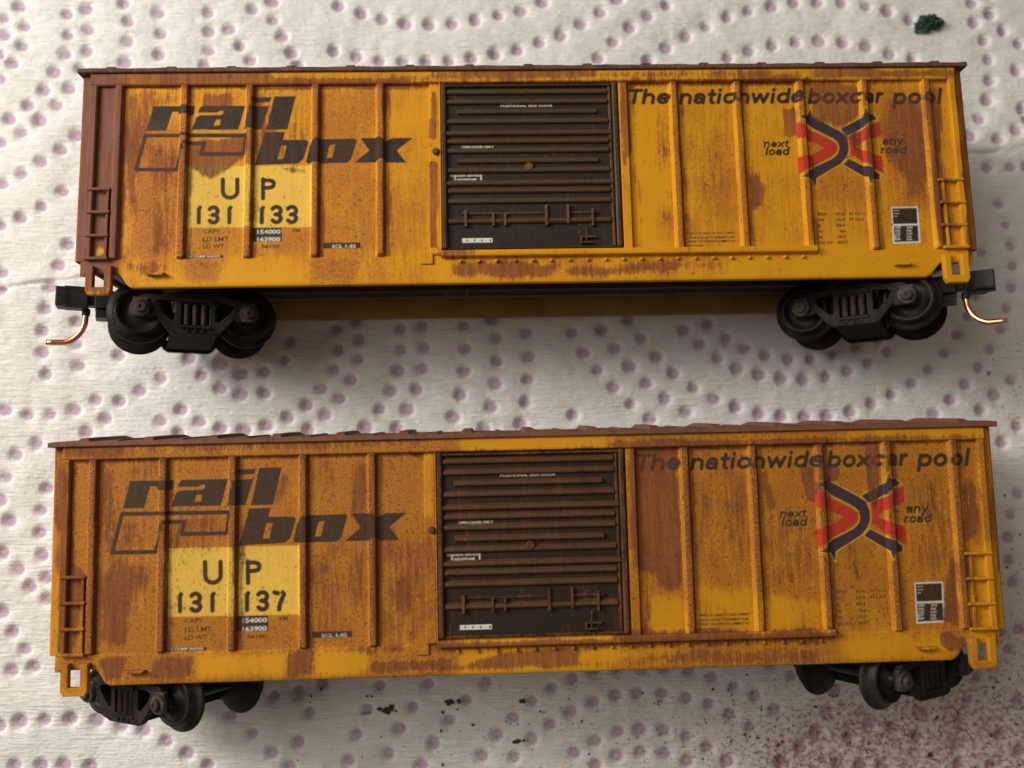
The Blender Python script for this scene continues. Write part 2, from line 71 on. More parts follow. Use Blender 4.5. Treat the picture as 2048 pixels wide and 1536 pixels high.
WEAR_B=[(0,0.86,0.5,[(-50.89,11.79),(-7.26,12.07),(-7.74,-15.14),(-50.11,-13.88)]),(0,0.78,0.5,[(8.58,12.78),(52.71,11.82),(50.45,-15.27),(7.65,-14.01)]),(0,-0.35,0.3,[(-30.38,-0.23),(-24.22,0.02),(-24.21,-7.28),(-30.12,-7.31)]),(0,-0.2,0.3,[(-35.08,-0.52),(-31.4,-0.2),(-31.54,-7.07),(-37.22,-7.11)]),(1,0.75,0.2,[(-49.66,11.76),(-11.48,11.53),(-11.5,9.85),(-38.51,9.64),(-48.77,9.46)]),(1,-0.35,0.3,[(-44.7,10.61),(-30.26,10.7),(-11.48,10.9),(-11.5,10.06),(-42.63,9.73)]),(1,0.8,0.15,[(-48.98,9.46),(-47.44,9.43),(-47.25,-1.41),(-45.61,-2.26),(-47.01,-10.42),(-48.62,-10.37)]),(2,0.35,0.3,[(-48.98,9.46),(-47.44,9.43),(-47.01,-10.42),(-48.62,-10.37)]),(1,0.6,0.2,[(-49.94,10.93),(-48.81,10.91),(-48.65,1.46),(-49.7,2.71)]),(1,0.8,0.25,[(-44.45,8.53),(-43.72,8.1),(-42.84,0.5),(-44.05,0.12)]),(1,0.85,0.35,[(-44.4,-2.3),(-41.58,-1.36),(-40.33,-2.81),(-41.43,-8.59),(-42.21,-9.96),(-44.43,-9.5)]),(1,0.6,0.3,[(-41.87,3.12),(-40.45,3.29),(-40.79,-0.37),(-42.41,-0.33)]),(1,0.5,0.3,[(-42.2,9.1),(-38.5,8.81),(-39.28,6.55),(-41.75,7.02)]),(1,0.55,0.3,[(-37.61,4.86),(-35.14,4.39),(-36.3,-0.48),(-37.93,-0.44)]),(1,0.75,0.25,[(-26.61,7.7),(-24.85,7.24),(-26.09,4.38),(-27.12,4.19)]),(1,0.6,0.3,[(-18.82,8.56),(-16.84,8.51),(-16.91,-0.99),(-18.66,-0.12)]),(1,0.35,0.3,[(-22.36,8.85),(-20.28,8.8),(-20.51,2.39),(-21.96,1.6)]),(1,0.8,0.5,[(-14.34,-2.69),(-12.48,-1.92),(-12.13,-7.21),(-13.79,-8.57),(-15.0,-6.32)]),(0,-0.6,0.1,[(-11.19,9.22),(-10.14,9.19),(-10.43,-10.67),(-10.34,2.75),(-11.28,2.57)]),(1,0.4,0.3,[(-11.6,2.16),(-10.05,1.3),(-10.19,-8.47),(-11.74,-9.03)]),(1,0.9,0.2,[(-44.8,-10.68),(-41.59,-10.67),(-42.14,-13.33),(-43.74,-13.28)]),(1,0.75,0.2,[(-38.97,-10.85),(-34.44,-10.78),(-34.91,-13.05),(-38.93,-13.13)]),(1,0.85,0.15,[(-25.43,-10.64),(-22.48,-10.53),(-22.58,-13.11),(-25.42,-13.27)]),(1,0.9,0.15,[(-16.89,-11.99),(-8.5,-11.83),(-8.52,-13.03),(-16.69,-13.09)]),(1,0.7,0.15,[(-19.53,-10.41),(-13.81,-10.18),(-11.77,-11.04),(-17.08,-11.28)]),(0,-0.8,0.25,[(-34.34,-10.79),(-25.63,-10.84),(-25.63,-13.02),(-34.31,-12.87)]),(0,-0.9,0.25,[(-22.48,-10.73),(-16.88,-11.09),(-17.1,-13.08),(-22.38,-13.12)]),(0,-0.6,0.2,[(-49.39,2.7),(-48.38,2.67),(-48.21,-10.58),(-49.41,-10.55)]),(1,0.9,0.2,[(-10.77,-10.06),(29.69,-10.4),(29.63,-11.42),(-10.78,-11.07)]),(1,0.9,0.2,[(-2.98,-11.29),(4.87,-11.11),(4.41,-12.71),(11.44,-12.71),(11.84,-13.13),(-12.85,-13.2),(-12.85,-12.9),(-6.7,-12.38)]),(1,0.6,0.2,[(15.65,-11.62),(17.74,-11.48),(18.08,-13.11),(11.84,-13.13)]),(1,0.7,0.2,[(18.11,-12.3),(29.6,-12.02),(29.51,-13.44),(18.07,-13.21)]),(0,-0.4,0.2,[(4.87,-11.11),(14.82,-11.4),(14.78,-12.41),(4.83,-12.32)]),(1,1.02,0.3,[(10.39,9.78),(15.8,9.44),(15.48,-5.32),(14.0,-5.69),(12.2,-3.59),(10.31,-3.54)]),(0,-0.7,0.3,[(11.48,-6.03),(15.45,-6.14),(15.7,-9.81),(11.33,-9.68)]),(1,0.5,0.3,[(20.35,8.7),(23.13,8.64),(22.81,-1.81),(21.44,-3.84),(19.97,0.75)]),(1,0.35,0.3,[(17.39,9.2),(19.52,9.15),(19.73,-4.2),(17.25,-3.31)]),(0,-0.6,0.3,[(17.16,-5.36),(30.33,-7.16),(30.15,-10.21),(16.96,-9.84)]),(1,0.8,0.15,[(24.41,6.5),(25.17,6.69),(26.0,2.48),(24.93,2.29)]),(1,1.15,0.08,[(28.69,6.61),(30.09,6.79),(30.4,4.67),(29.87,3.01),(29.15,3.44)]),(1,1.3,0.08,[(35.93,8.99),(37.22,8.96),(36.87,3.68),(36.33,2.01),(35.69,3.71)]),(1,1.0,0.08,[(31.39,6.97),(32.88,6.72),(32.57,5.25),(31.3,5.49)]),(1,0.5,0.2,[(33.03,-1.24),(34.09,-1.27),(34.66,-5.63),(33.45,-4.57)]),(1,0.5,0.5,[(40.04,4.44),(44.59,4.76),(44.57,-4.03),(41.74,-4.79),(39.33,-2.65)]),(1,0.9,0.2,[(43.81,-2.77),(44.85,-3.21),(44.75,-10.01),(42.63,-9.95)]),(1,0.7,0.2,[(45.95,5.57),(47.82,4.68),(47.39,-0.78),(45.58,-1.98)]),(1,0.9,0.15,[(48.98,4.23),(50.16,4.2),(50.06,-5.01),(49.02,-4.57)]),(1,1.2,0.15,[(42.37,-10.66),(43.44,-10.59),(43.99,-11.62),(44.87,-11.24),(45.2,-12.47),(43.28,-12.62),(42.48,-11.99)]),(1,0.85,0.2,[(7.8,-9.58),(31.42,-10.05),(31.35,-11.16),(7.75,-11.0)]),(1,0.6,0.2,[(11.46,-11.81),(26.5,-11.53),(27.71,-12.38),(25.58,-13.02),(11.42,-12.91)]),(0,-0.7,0.4,[(31.8,-10.67),(42.38,-10.56),(44.31,-13.06),(31.63,-13.5)]),(0,-0.5,0.3,[(45.58,-1.98),(50.12,-1.68),(49.32,-14.02),(45.09,-13.89)]),(1,0.5,0.15,[(39.94,-12.02),(42.48,-11.99),(42.44,-12.6),(39.89,-12.73)]),(0,-0.6,0.2,[(36.38,10.89),(49.38,10.61),(49.29,9.54),(33.08,9.9)]),(1,0.8,0.2,[(8.49,10.03),(30.71,9.95),(48.23,9.88),(48.18,9.24),(30.67,9.32),(8.46,9.4)]),(1,0.45,0.5,[(-44.1,2.57),(-40.05,4.1),(-38.32,-1.65),(-39.84,-7.64),(-43.67,-7.53)]),(1,0.42,0.4,[(-37.19,4.03),(-31.65,4.31),(-31.6,-0.61),(-36.3,-0.89)]),(1,0.42,0.5,[(-23.19,0.81),(-17.0,0.24),(-17.08,-10.28),(-23.19,-10.11)]),(1,0.45,0.5,[(-15.97,0.63),(-11.0,0.5),(-11.15,-10.85),(-16.06,-10.71)]),(1,0.42,0.5,[(24.51,2.3),(30.27,2.58),(30.2,-5.72),(24.3,-5.56)]),(1,0.45,0.5,[(39.82,4.45),(45.08,5.59),(44.69,-5.28),(39.58,-5.14)])]
DOTS=[(-63.65,66.79),(-65.5,65.04),(-62.68,63.91),(-65.14,62.53),(-62.7,60.95),(-63.74,58.45),(-65.57,59.67),(-65.29,56.3),(-57.18,65.8),(-54.65,66.56),(-56.79,62.65),(-54.2,63.5),(-57.02,59.96),(-54.16,60.45),(-58.15,57.37),(-54.89,57.86),(-49.7,67.46),(-48.95,64.75),(-48.86,61.87),(-49.01,58.92),(-45.02,66.08),(-44.52,63.1),(-44.52,60.05),(-38.24,66.18),(-38.03,63.47),(-35.28,63.78),(-37.98,60.68),(-33.75,61.37),(-32.3,66.73),(-32.24,59.23),(-38.37,58.53),(-59.45,54.88),(-56.1,55.1),(-61.41,52.66),(-57.65,52.7),(-63.71,50.79),(-59.62,50.58),(-61.93,48.81),(-54.75,48.64),(-56.55,46.45),(-58.94,44.7),(-61.41,43.13),(-63.88,41.74),(-64.41,47.4),(-55.99,40.8),(-29.68,67.87),(-29.49,65.13),(-28.15,62.8),(-26.81,60.48),(-20.71,67.55),(-17.64,66.5),(-14.74,65.72),(-11.59,64.95),(-8.37,64.82),(-5.23,64.95),(-2.09,65.55),(1.06,66.24),(-21.2,61.01),(-18.16,60.33),(-15.04,59.65),(-11.84,59.52),(-8.72,59.47),(-5.6,59.6),(-2.56,60.0),(0.57,60.68),(-25.91,58.78),(4.1,67.02),(7.1,68.35),(17.34,68.88),(14.99,66.91),(12.31,65.22),(9.55,63.62),(6.65,62.49),(3.67,61.36),(24.14,68.25),(21.51,66.55),(18.99,64.77),(16.72,62.72),(14.64,60.33),(35.54,67.6),(32.56,66.63),(29.58,65.29),(26.78,63.78),(23.99,62.1),(21.46,60.15),(35.49,61.81),(32.44,60.76),(38.84,68.39),(41.9,68.9),(45.22,69.04),(48.53,68.91),(51.74,68.4),(54.84,67.71),(57.92,66.64),(38.68,62.67),(41.9,63.09),(45.2,63.32),(48.48,63.09),(51.66,62.58),(54.81,61.53),(57.89,60.75),(66.87,69.2),(69.31,67.65),(67.01,66.32),(70.96,65.26),(68.13,63.74),(73.09,63.35),(68.61,60.9),(72.32,59.3),(68.55,57.88),(67.98,55.06),(72.64,53.77),(66.73,52.34),(71.61,50.7),(65.16,49.82),(69.01,49.42),(67.4,45.4),(70.24,45.43),(-56.58,27.96),(-57.01,25.08),(-57.19,22.22),(-56.98,19.39),(-56.3,16.57),(-53.02,23.47),(-52.97,20.54),(-52.39,17.71),(-47.36,19.02),(-38.41,18.74),(-35.86,19.97),(-34.34,18.03),(-41.82,16.06),(-36.72,16.49),(-31.67,16.75),(-44.41,14.53),(-34.27,14.81),(-31.64,14.09),(-46.91,13.17),(-49.9,13.32),(-52.54,12.04),(-55.46,11.47),(-58.25,11.39),(-61.17,11.93),(-48.57,10.94),(-39.09,12.07),(-41.6,10.64),(-36.66,10.57),(-50.87,9.27),(-39.25,9.14),(-33.96,9.7),(-31.05,9.55),(-56.89,7.76),(-59.34,6.35),(-62.97,27.51),(-25.91,21.16),(-26.38,18.55),(-28.78,17.0),(-28.67,14.26),(-19.88,22.74),(-17.42,23.83),(-19.57,20.04),(-16.88,21.36),(-20.05,17.36),(-16.97,18.67),(-17.78,15.99),(-21.49,14.85),(-19.15,13.57),(-23.32,12.76),(-20.91,11.48),(-25.64,11.15),(-22.98,9.65),(-28.27,10.11),(-11.6,22.79),(-8.79,23.05),(-11.48,20.08),(-8.51,20.34),(-11.75,17.31),(-8.71,17.57),(-12.66,14.64),(-9.31,14.81),(-13.96,12.22),(-10.46,12.23),(-15.73,9.9),(-11.77,9.83),(-3.3,23.24),(0.26,24.25),(0.91,21.62),(-3.12,20.12),(1.0,18.58),(-3.25,17.18),(0.77,15.57),(-3.71,14.18),(0.21,12.59),(-4.56,11.21),(-0.65,9.78),(4.77,22.3),(5.08,19.17),(4.99,16.16),(4.66,13.24),(4.02,10.43),(10.69,22.33),(14.6,22.84),(18.05,24.19),(12.2,19.7),(16.27,20.29),(19.72,21.63),(13.96,17.41),(18.18,17.92),(21.7,19.25),(16.02,15.14),(20.32,15.73),(23.84,17.04),(18.24,12.96),(22.7,13.78),(26.39,15.18),(20.7,11.11),(25.32,12.01),(29.02,13.72),(31.82,12.68),(34.79,11.79),(25.3,22.82),(28.52,23.58),(27.37,20.92),(30.75,21.68),(29.68,19.12),(33.24,20.37),(32.17,17.73),(35.91,19.48),(34.99,16.92),(10.75,11.57),(38.89,18.99),(41.84,19.01),(44.75,19.6),(47.69,20.69),(50.4,21.86),(37.8,16.44),(40.73,16.29),(43.77,16.63),(46.61,17.46),(49.38,18.54),(51.94,20.04),(37.66,11.48),(40.66,11.41),(43.59,11.49),(46.64,12.07),(49.56,13.14),(52.25,14.37),(54.97,15.85),(57.32,17.75),(59.46,19.91),(61.37,22.34),(62.97,24.86),(57.58,11.77),(59.92,13.66),(62.05,15.79),(64.04,18.03),(65.72,20.44),(67.43,23.12),(68.32,25.9),(69.13,28.7),(64.18,27.56),(63.86,12.36),(65.99,14.41),(68.29,16.31),(68.46,10.26),(66.4,8.15),(-56.33,-9.84),(-59.49,-12.82),(-58.02,-15.2),(-56.36,-17.27),(-55.16,-19.32),(-57.74,-19.75),(-56.24,-25.63),(-53.29,-25.43),(-50.32,-25.38),(-47.33,-25.68),(-44.39,-26.35),(-41.6,-26.87),(-38.77,-28.11),(-36.17,-29.49),(-33.65,-30.86),(-31.3,-25.13),(-28.51,-27.24),(-56.51,-30.7),(-53.42,-30.72),(-50.76,-30.74),(-47.65,-30.9),(-58.64,-26.12),(-54.1,-11.34),(-54.36,-8.79),(-26.15,-22.79),(-23.22,-22.23),(-20.35,-21.33),(-21.78,-24.8),(-13.35,-21.76),(-7.46,-21.56),(-14.77,-24.5),(-9.27,-24.25),(-4.8,-25.92),(-10.76,-26.8),(-15.94,-27.39),(-6.6,-28.52),(-22.9,-28.19),(-26.08,-29.4),(-16.8,-30.3),(-12.06,-29.66),(-8.04,-30.98),(-23.86,-31.09),(-0.33,-21.37),(-2.7,-23.54),(7.75,-22.04),(10.28,-20.96),(5.29,-23.58),(3.02,-25.51),(12.83,-23.68),(15.6,-22.95),(18.31,-22.79),(10.06,-24.87),(7.54,-26.28),(1.06,-27.55),(5.27,-28.03),(13.01,-28.36),(15.77,-27.24),(18.52,-27.03),(-0.77,-29.97),(3.14,-30.11),(10.49,-29.76),(15.72,-30.14),(18.59,-29.7),(13.09,-31.13),(13.0,-19.93),(15.9,-19.65),(19.04,-19.73),(24.75,-20.1),(27.58,-20.87),(30.27,-21.98),(32.95,-23.16),(35.3,-24.78),(21.36,-22.86),(24.3,-23.34),(27.11,-24.1),(29.72,-25.33),(32.2,-26.83),(21.43,-27.11),(24.23,-27.87),(26.77,-29.14),(29.17,-30.8),(21.49,-29.84),(24.27,-30.76),(40.38,-27.46),(38.36,-29.38),(36.0,-30.96),(41.84,-25.05),(44.35,-28.0),(37.55,-20.74),(42.95,-22.4),(35.05,-19.33),(42.84,-31.23),(21.8,-19.62),(65.12,-17.75),(59.48,-23.76),(53.27,-25.12),(46.97,-26.64),(49.87,-27.0),(52.78,-28.05),(58.26,-26.3),(57.87,-29.11),(63.32,-27.94),(65.73,-23.91),(60.85,-21.09),(62.88,-19.57),(66.69,-15.33),(65.49,-29.8),(45.61,-31.37),(48.25,-31.61),(57.88,-31.46),(61.99,-31.71),(64.3,-15.68),(-63.67,36.16),(-61.08,37.16),(-58.45,38.66),(-54.81,33.64),(-55.75,30.85),(-62.89,29.76),(68.47,40.32),(69.23,37.42),(69.55,34.47),(65.32,33.44),(69.53,31.61),(-60.32,3.55),(-55.25,2.18),(-55.77,-0.55),(-55.64,-3.26),(-55.12,-6.03),(-60.81,0.73),(-59.49,-1.83),(-60.05,-5.71),(-58.0,-7.68),(67.95,1.56),(66.72,-1.06),(66.09,-3.94),(65.96,-6.77),(66.33,-9.58)]
DOTS_OUT=[(-67.5,65.8),(-70.1,66.6),(-67.9,62.6),(-70.5,63.5),(-67.7,60.0),(-70.6,60.5),(-66.6,57.4),(-69.8,57.9),(-75.0,67.5),(-75.8,64.8),(-75.9,61.9),(-75.7,58.9),(-79.7,66.1),(-80.2,63.1),(-80.2,60.0),(-86.5,66.2),(-86.7,63.5),(-89.4,63.8),(-86.7,60.7),(-91.0,61.4),(-92.4,66.7),(-92.5,59.2),(-86.4,58.5),(-68.6,55.1),(-67.1,52.7),(-70.0,48.6),(-68.2,46.5),(-65.8,44.7),(-68.7,40.8),(91.5,68.9),(88.3,68.4),(85.2,67.7),(82.1,66.6),(91.6,63.1),(88.4,62.6),(85.2,61.5),(82.2,60.8),(73.3,52.3),(74.9,49.8),(72.6,45.4),(-68.1,28.0),(-67.7,25.1),(-67.5,22.2),(-67.7,19.4),(-68.4,16.6),(-71.7,23.5),(-71.8,20.5),(-72.3,17.7),(-77.4,19.0),(-86.3,18.7),(-88.9,20.0),(-90.4,18.0),(-82.9,16.1),(-88.0,16.5),(-93.1,16.8),(-80.3,14.5),(-90.5,14.8),(-93.1,14.1),(-77.8,13.2),(-74.8,13.3),(-72.2,12.0),(-69.3,11.5),(-66.5,11.4),(-63.6,11.9),(-76.2,10.9),(-85.6,12.1),(-83.1,10.6),(-88.1,10.6),(-73.9,9.3),(-85.5,9.1),(-90.8,9.7),(-93.7,9.6),(-67.8,7.8),(-65.4,6.3),(92.4,20.7),(89.6,21.9),(93.4,17.5),(90.7,18.5),(88.1,20.0),(93.4,12.1),(90.5,13.1),(87.8,14.4),(85.1,15.8),(82.7,17.8),(80.6,19.9),(78.7,22.3),(77.1,24.9),(82.5,11.8),(80.1,13.7),(78.0,15.8),(76.0,18.0),(74.3,20.4),(72.6,23.1),(71.7,25.9),(75.9,27.6),(76.2,12.4),(74.1,14.4),(71.8,16.3),(71.6,10.3),(73.6,8.2),(-68.4,-9.8),(-65.2,-12.8),(-66.7,-15.2),(-68.4,-17.3),(-69.6,-19.3),(-67.0,-19.8),(-68.5,-25.6),(-71.4,-25.4),(-74.4,-25.4),(-77.4,-25.7),(-80.3,-26.4),(-83.1,-26.9),(-86.0,-28.1),(-88.6,-29.5),(-91.1,-30.9),(-93.4,-25.1),(-68.2,-30.7),(-71.3,-30.7),(-74.0,-30.7),(-77.1,-30.9),(-66.1,-26.1),(-70.6,-11.3),(-70.4,-8.8),(74.9,-17.8),(80.6,-23.8),(86.8,-25.1),(93.1,-26.6),(90.2,-27.0),(87.3,-28.1),(81.8,-26.3),(82.2,-29.1),(76.7,-27.9),(74.3,-23.9),(79.2,-21.1),(77.2,-19.6),(73.4,-15.3),(74.6,-29.8),(91.8,-31.6),(82.2,-31.5),(78.1,-31.7),(75.7,-15.7),(-66.3,38.7),(-69.9,33.6),(-69.0,30.9),(74.7,33.4),(-64.4,3.5),(-69.5,2.2),(-69.0,-0.6),(-69.1,-3.3),(-69.6,-6.0),(-63.9,0.7),(-65.2,-1.8),(-64.7,-5.7),(-66.7,-7.7),(72.1,1.6),(73.3,-1.1),(74.0,-3.9),(74.1,-6.8),(73.7,-9.6),(-63.6,71.4),(-65.5,73.2),(-62.7,74.3),(-65.1,75.7),(-62.7,77.2),(-63.7,79.7),(-65.6,78.5),(-65.3,81.9),(-57.2,72.4),(-54.6,71.6),(-56.8,75.5),(-54.2,74.7),(-57.0,78.2),(-54.2,77.7),(-58.1,80.8),(-54.9,80.3),(-49.7,70.7),(-49.0,73.4),(-48.9,76.3),(-49.0,79.3),(-45.0,72.1),(-44.5,75.1),(-44.5,78.1),(-38.2,72.0),(-38.0,74.7),(-35.3,74.4),(-38.0,77.5),(-33.8,76.8),(-32.3,71.5),(-32.2,79.0),(-38.4,79.7),(-59.5,83.3),(-56.1,83.1),(-61.4,85.5),(-57.6,85.5),(-29.7,70.3),(-29.5,73.1),(-28.1,75.4),(-26.8,77.7),(-20.7,70.6),(-17.6,71.7),(-14.7,72.5),(-11.6,73.2),(-8.4,73.4),(-5.2,73.2),(-2.1,72.6),(1.1,72.0),(-21.2,77.2),(-18.2,77.9),(-15.0,78.5),(-11.8,78.7),(-8.7,78.7),(-5.6,78.6),(-2.6,78.2),(0.6,77.5),(-25.9,79.4),(4.1,71.2),(15.0,71.3),(12.3,73.0),(9.6,74.6),(6.7,75.7),(3.7,76.8),(24.1,69.9),(21.5,71.6),(19.0,73.4),(16.7,75.5),(14.6,77.9),(35.5,70.6),(32.6,71.6),(29.6,72.9),(26.8,74.4),(24.0,76.1),(21.5,78.0),(35.5,76.4),(32.4,77.4),(54.8,70.5),(57.9,71.6),(38.7,75.5),(41.9,75.1),(45.2,74.9),(48.5,75.1),(51.7,75.6),(54.8,76.7),(57.9,77.4),(69.3,70.5),(67.0,71.9),(71.0,72.9),(68.1,74.5),(73.1,74.8),(68.6,77.3),(72.3,78.9),(68.5,80.3),(68.0,83.1),(72.6,84.4),(66.7,85.9),(-59.3,-69.7),(-56.3,-53.6),(-59.5,-50.6),(-58.0,-48.2),(-56.4,-46.1),(-55.2,-44.1),(-57.7,-43.6),(-56.2,-37.8),(-53.3,-38.0),(-50.3,-38.0),(-47.3,-37.7),(-44.4,-37.0),(-41.6,-36.5),(-38.8,-35.3),(-36.2,-33.9),(-33.6,-32.5),(-31.3,-38.3),(-28.5,-36.2),(-56.5,-32.7),(-53.4,-32.7),(-50.8,-32.7),(-47.6,-32.5),(-58.6,-37.3),(-54.1,-52.1),(-54.4,-54.6),(-26.1,-40.6),(-23.2,-41.2),(-20.4,-42.1),(-21.8,-38.6),(-13.3,-41.6),(-7.5,-41.8),(-14.8,-38.9),(-9.3,-39.1),(-4.8,-37.5),(-10.8,-36.6),(-15.9,-36.0),(-6.6,-34.9),(-22.9,-35.2),(-26.1,-34.0),(-16.8,-33.1),(-12.1,-33.7),(-0.3,-42.0),(-2.7,-39.9),(7.8,-41.4),(10.3,-42.4),(5.3,-39.8),(3.0,-37.9),(12.8,-39.7),(15.6,-40.4),(18.3,-40.6),(10.1,-38.5),(7.5,-37.1),(1.1,-35.8),(5.3,-35.4),(13.0,-35.0),(15.8,-36.2),(18.5,-36.4),(-0.8,-33.4),(3.1,-33.3),(10.5,-33.6),(15.7,-33.3),(18.6,-33.7),(13.0,-43.5),(15.9,-43.7),(19.0,-43.7),(24.8,-43.3),(27.6,-42.5),(30.3,-41.4),(33.0,-40.2),(35.3,-38.6),(21.4,-40.5),(24.3,-40.1),(27.1,-39.3),(29.7,-38.1),(32.2,-36.6),(21.4,-36.3),(24.2,-35.5),(26.8,-34.3),(29.2,-32.6),(21.5,-33.6),(24.3,-32.6),(40.4,-35.9),(38.4,-34.0),(41.8,-38.3),(44.4,-35.4),(37.5,-42.7),(43.0,-41.0),(35.0,-44.1),(21.8,-43.8),(65.1,-45.6),(59.5,-39.6),(53.3,-38.3),(47.0,-36.8),(49.9,-36.4),(52.8,-35.3),(58.3,-37.1),(57.9,-34.3),(63.3,-35.5),(65.7,-39.5),(60.9,-42.3),(62.9,-43.8),(66.7,-48.1),(65.5,-33.6),(64.3,-47.7),(-60.3,-66.9),(-55.2,-65.6),(-55.8,-62.8),(-55.6,-60.1),(-55.1,-57.4),(-60.8,-64.1),(-59.5,-61.6),(-60.0,-57.7),(-58.0,-55.7),(68.0,-65.0),(66.7,-62.3),(66.1,-59.5),(66.0,-56.6),(66.3,-53.8),(-61.1,71.4),(-59.2,73.2),(-59.6,75.7),(-61.0,79.7),(-59.2,78.5),(-67.5,72.4),(-70.1,71.6),(-67.9,75.5),(-70.5,74.7),(-67.7,78.2),(-70.6,77.7),(-66.6,80.8),(-69.8,80.3),(-75.0,70.7),(-75.8,73.4),(-75.9,76.3),(-75.7,79.3),(-79.7,72.1),(-80.2,75.1),(-80.2,78.1),(-86.5,72.0),(-86.7,74.7),(-89.4,74.4),(-86.7,77.5),(-91.0,76.8),(-92.4,71.5),(-92.5,79.0),(-86.4,79.7),(-68.6,83.1),(-63.3,85.5),(-67.1,85.5),(85.2,70.5),(82.1,71.6),(91.6,75.1),(88.4,75.6),(85.2,76.7),(82.2,77.4),(73.0,71.9),(69.1,72.9),(71.4,77.3),(67.7,78.9),(71.5,80.3),(73.3,85.9),(-65.4,-69.7),(-68.4,-53.6),(-65.2,-50.6),(-66.7,-48.2),(-68.4,-46.1),(-69.6,-44.1),(-67.0,-43.6),(-68.5,-37.8),(-71.4,-38.0),(-74.4,-38.0),(-77.4,-37.7),(-80.3,-37.0),(-83.1,-36.5),(-86.0,-35.3),(-88.6,-33.9),(-91.1,-32.5),(-93.4,-38.3),(-68.2,-32.7),(-71.3,-32.7),(-74.0,-32.7),(-77.1,-32.5),(-66.1,-37.3),(-70.6,-52.1),(-70.4,-54.6),(74.9,-45.6),(80.6,-39.6),(86.8,-38.3),(93.1,-36.8),(90.2,-36.4),(87.3,-35.3),(81.8,-37.1),(82.2,-34.3),(76.7,-35.5),(74.3,-39.5),(79.2,-42.3),(77.2,-43.8),(73.4,-48.1),(74.6,-33.6),(75.7,-47.7),(-64.4,-66.9),(-69.5,-65.6),(-69.0,-62.8),(-69.1,-60.1),(-69.6,-57.4),(-63.9,-64.1),(-65.2,-61.6),(-64.7,-57.7),(-66.7,-55.7),(72.1,-65.0),(73.3,-62.3),(74.0,-59.5),(74.1,-56.6),(73.7,-53.8)]
TEAR=[(-64.24,27.5),(1.24,37.52),(73.88,48.72)]
TUFT=(60.11,65.84)
CRUMBS=[(-12.51,-24.48),(-4.87,-23.53),(3.92,-23.57),(6.73,-24.88),(3.55,-28.12),(20.86,-23.96),(54.09,-30.32),(-20.55,-22.51),(-14.74,-24.99),(34.55,-24.8),(-30.66,18.66),(34.54,-24.86)]
VIEWCORNERS=[(-66.2,67.56),(74.11,69.78),(-58.26,-30.91),(65.67,-31.81)]
DRIBS=[(8.23, 0), (7.08, 0), (5.92, 1), (4.79, 0), (3.43, 2), (2.46, 0), (1.38, 0), (0.19, 1), (-0.89, 0), (-2.34, 2), (-3.24, 0), (-4.41, 0), (-6.68, 0)]

# ------------------------------------------------------------------ painting the sides: raster of lettering, field of rust and painted-in shade
U0, V0, DU = -50.0, -16.0, 0.06
NU, NV = 1668, 468
SSF = 3
COLS = {'k': (0.019, 0.018, 0.016), 'w': (0.60, 0.58, 0.52), 'b': (0.020, 0.022, 0.042), 'r': (0.44, 0.030, 0.018), 'y': (0.70, 0.45, 0.07)}

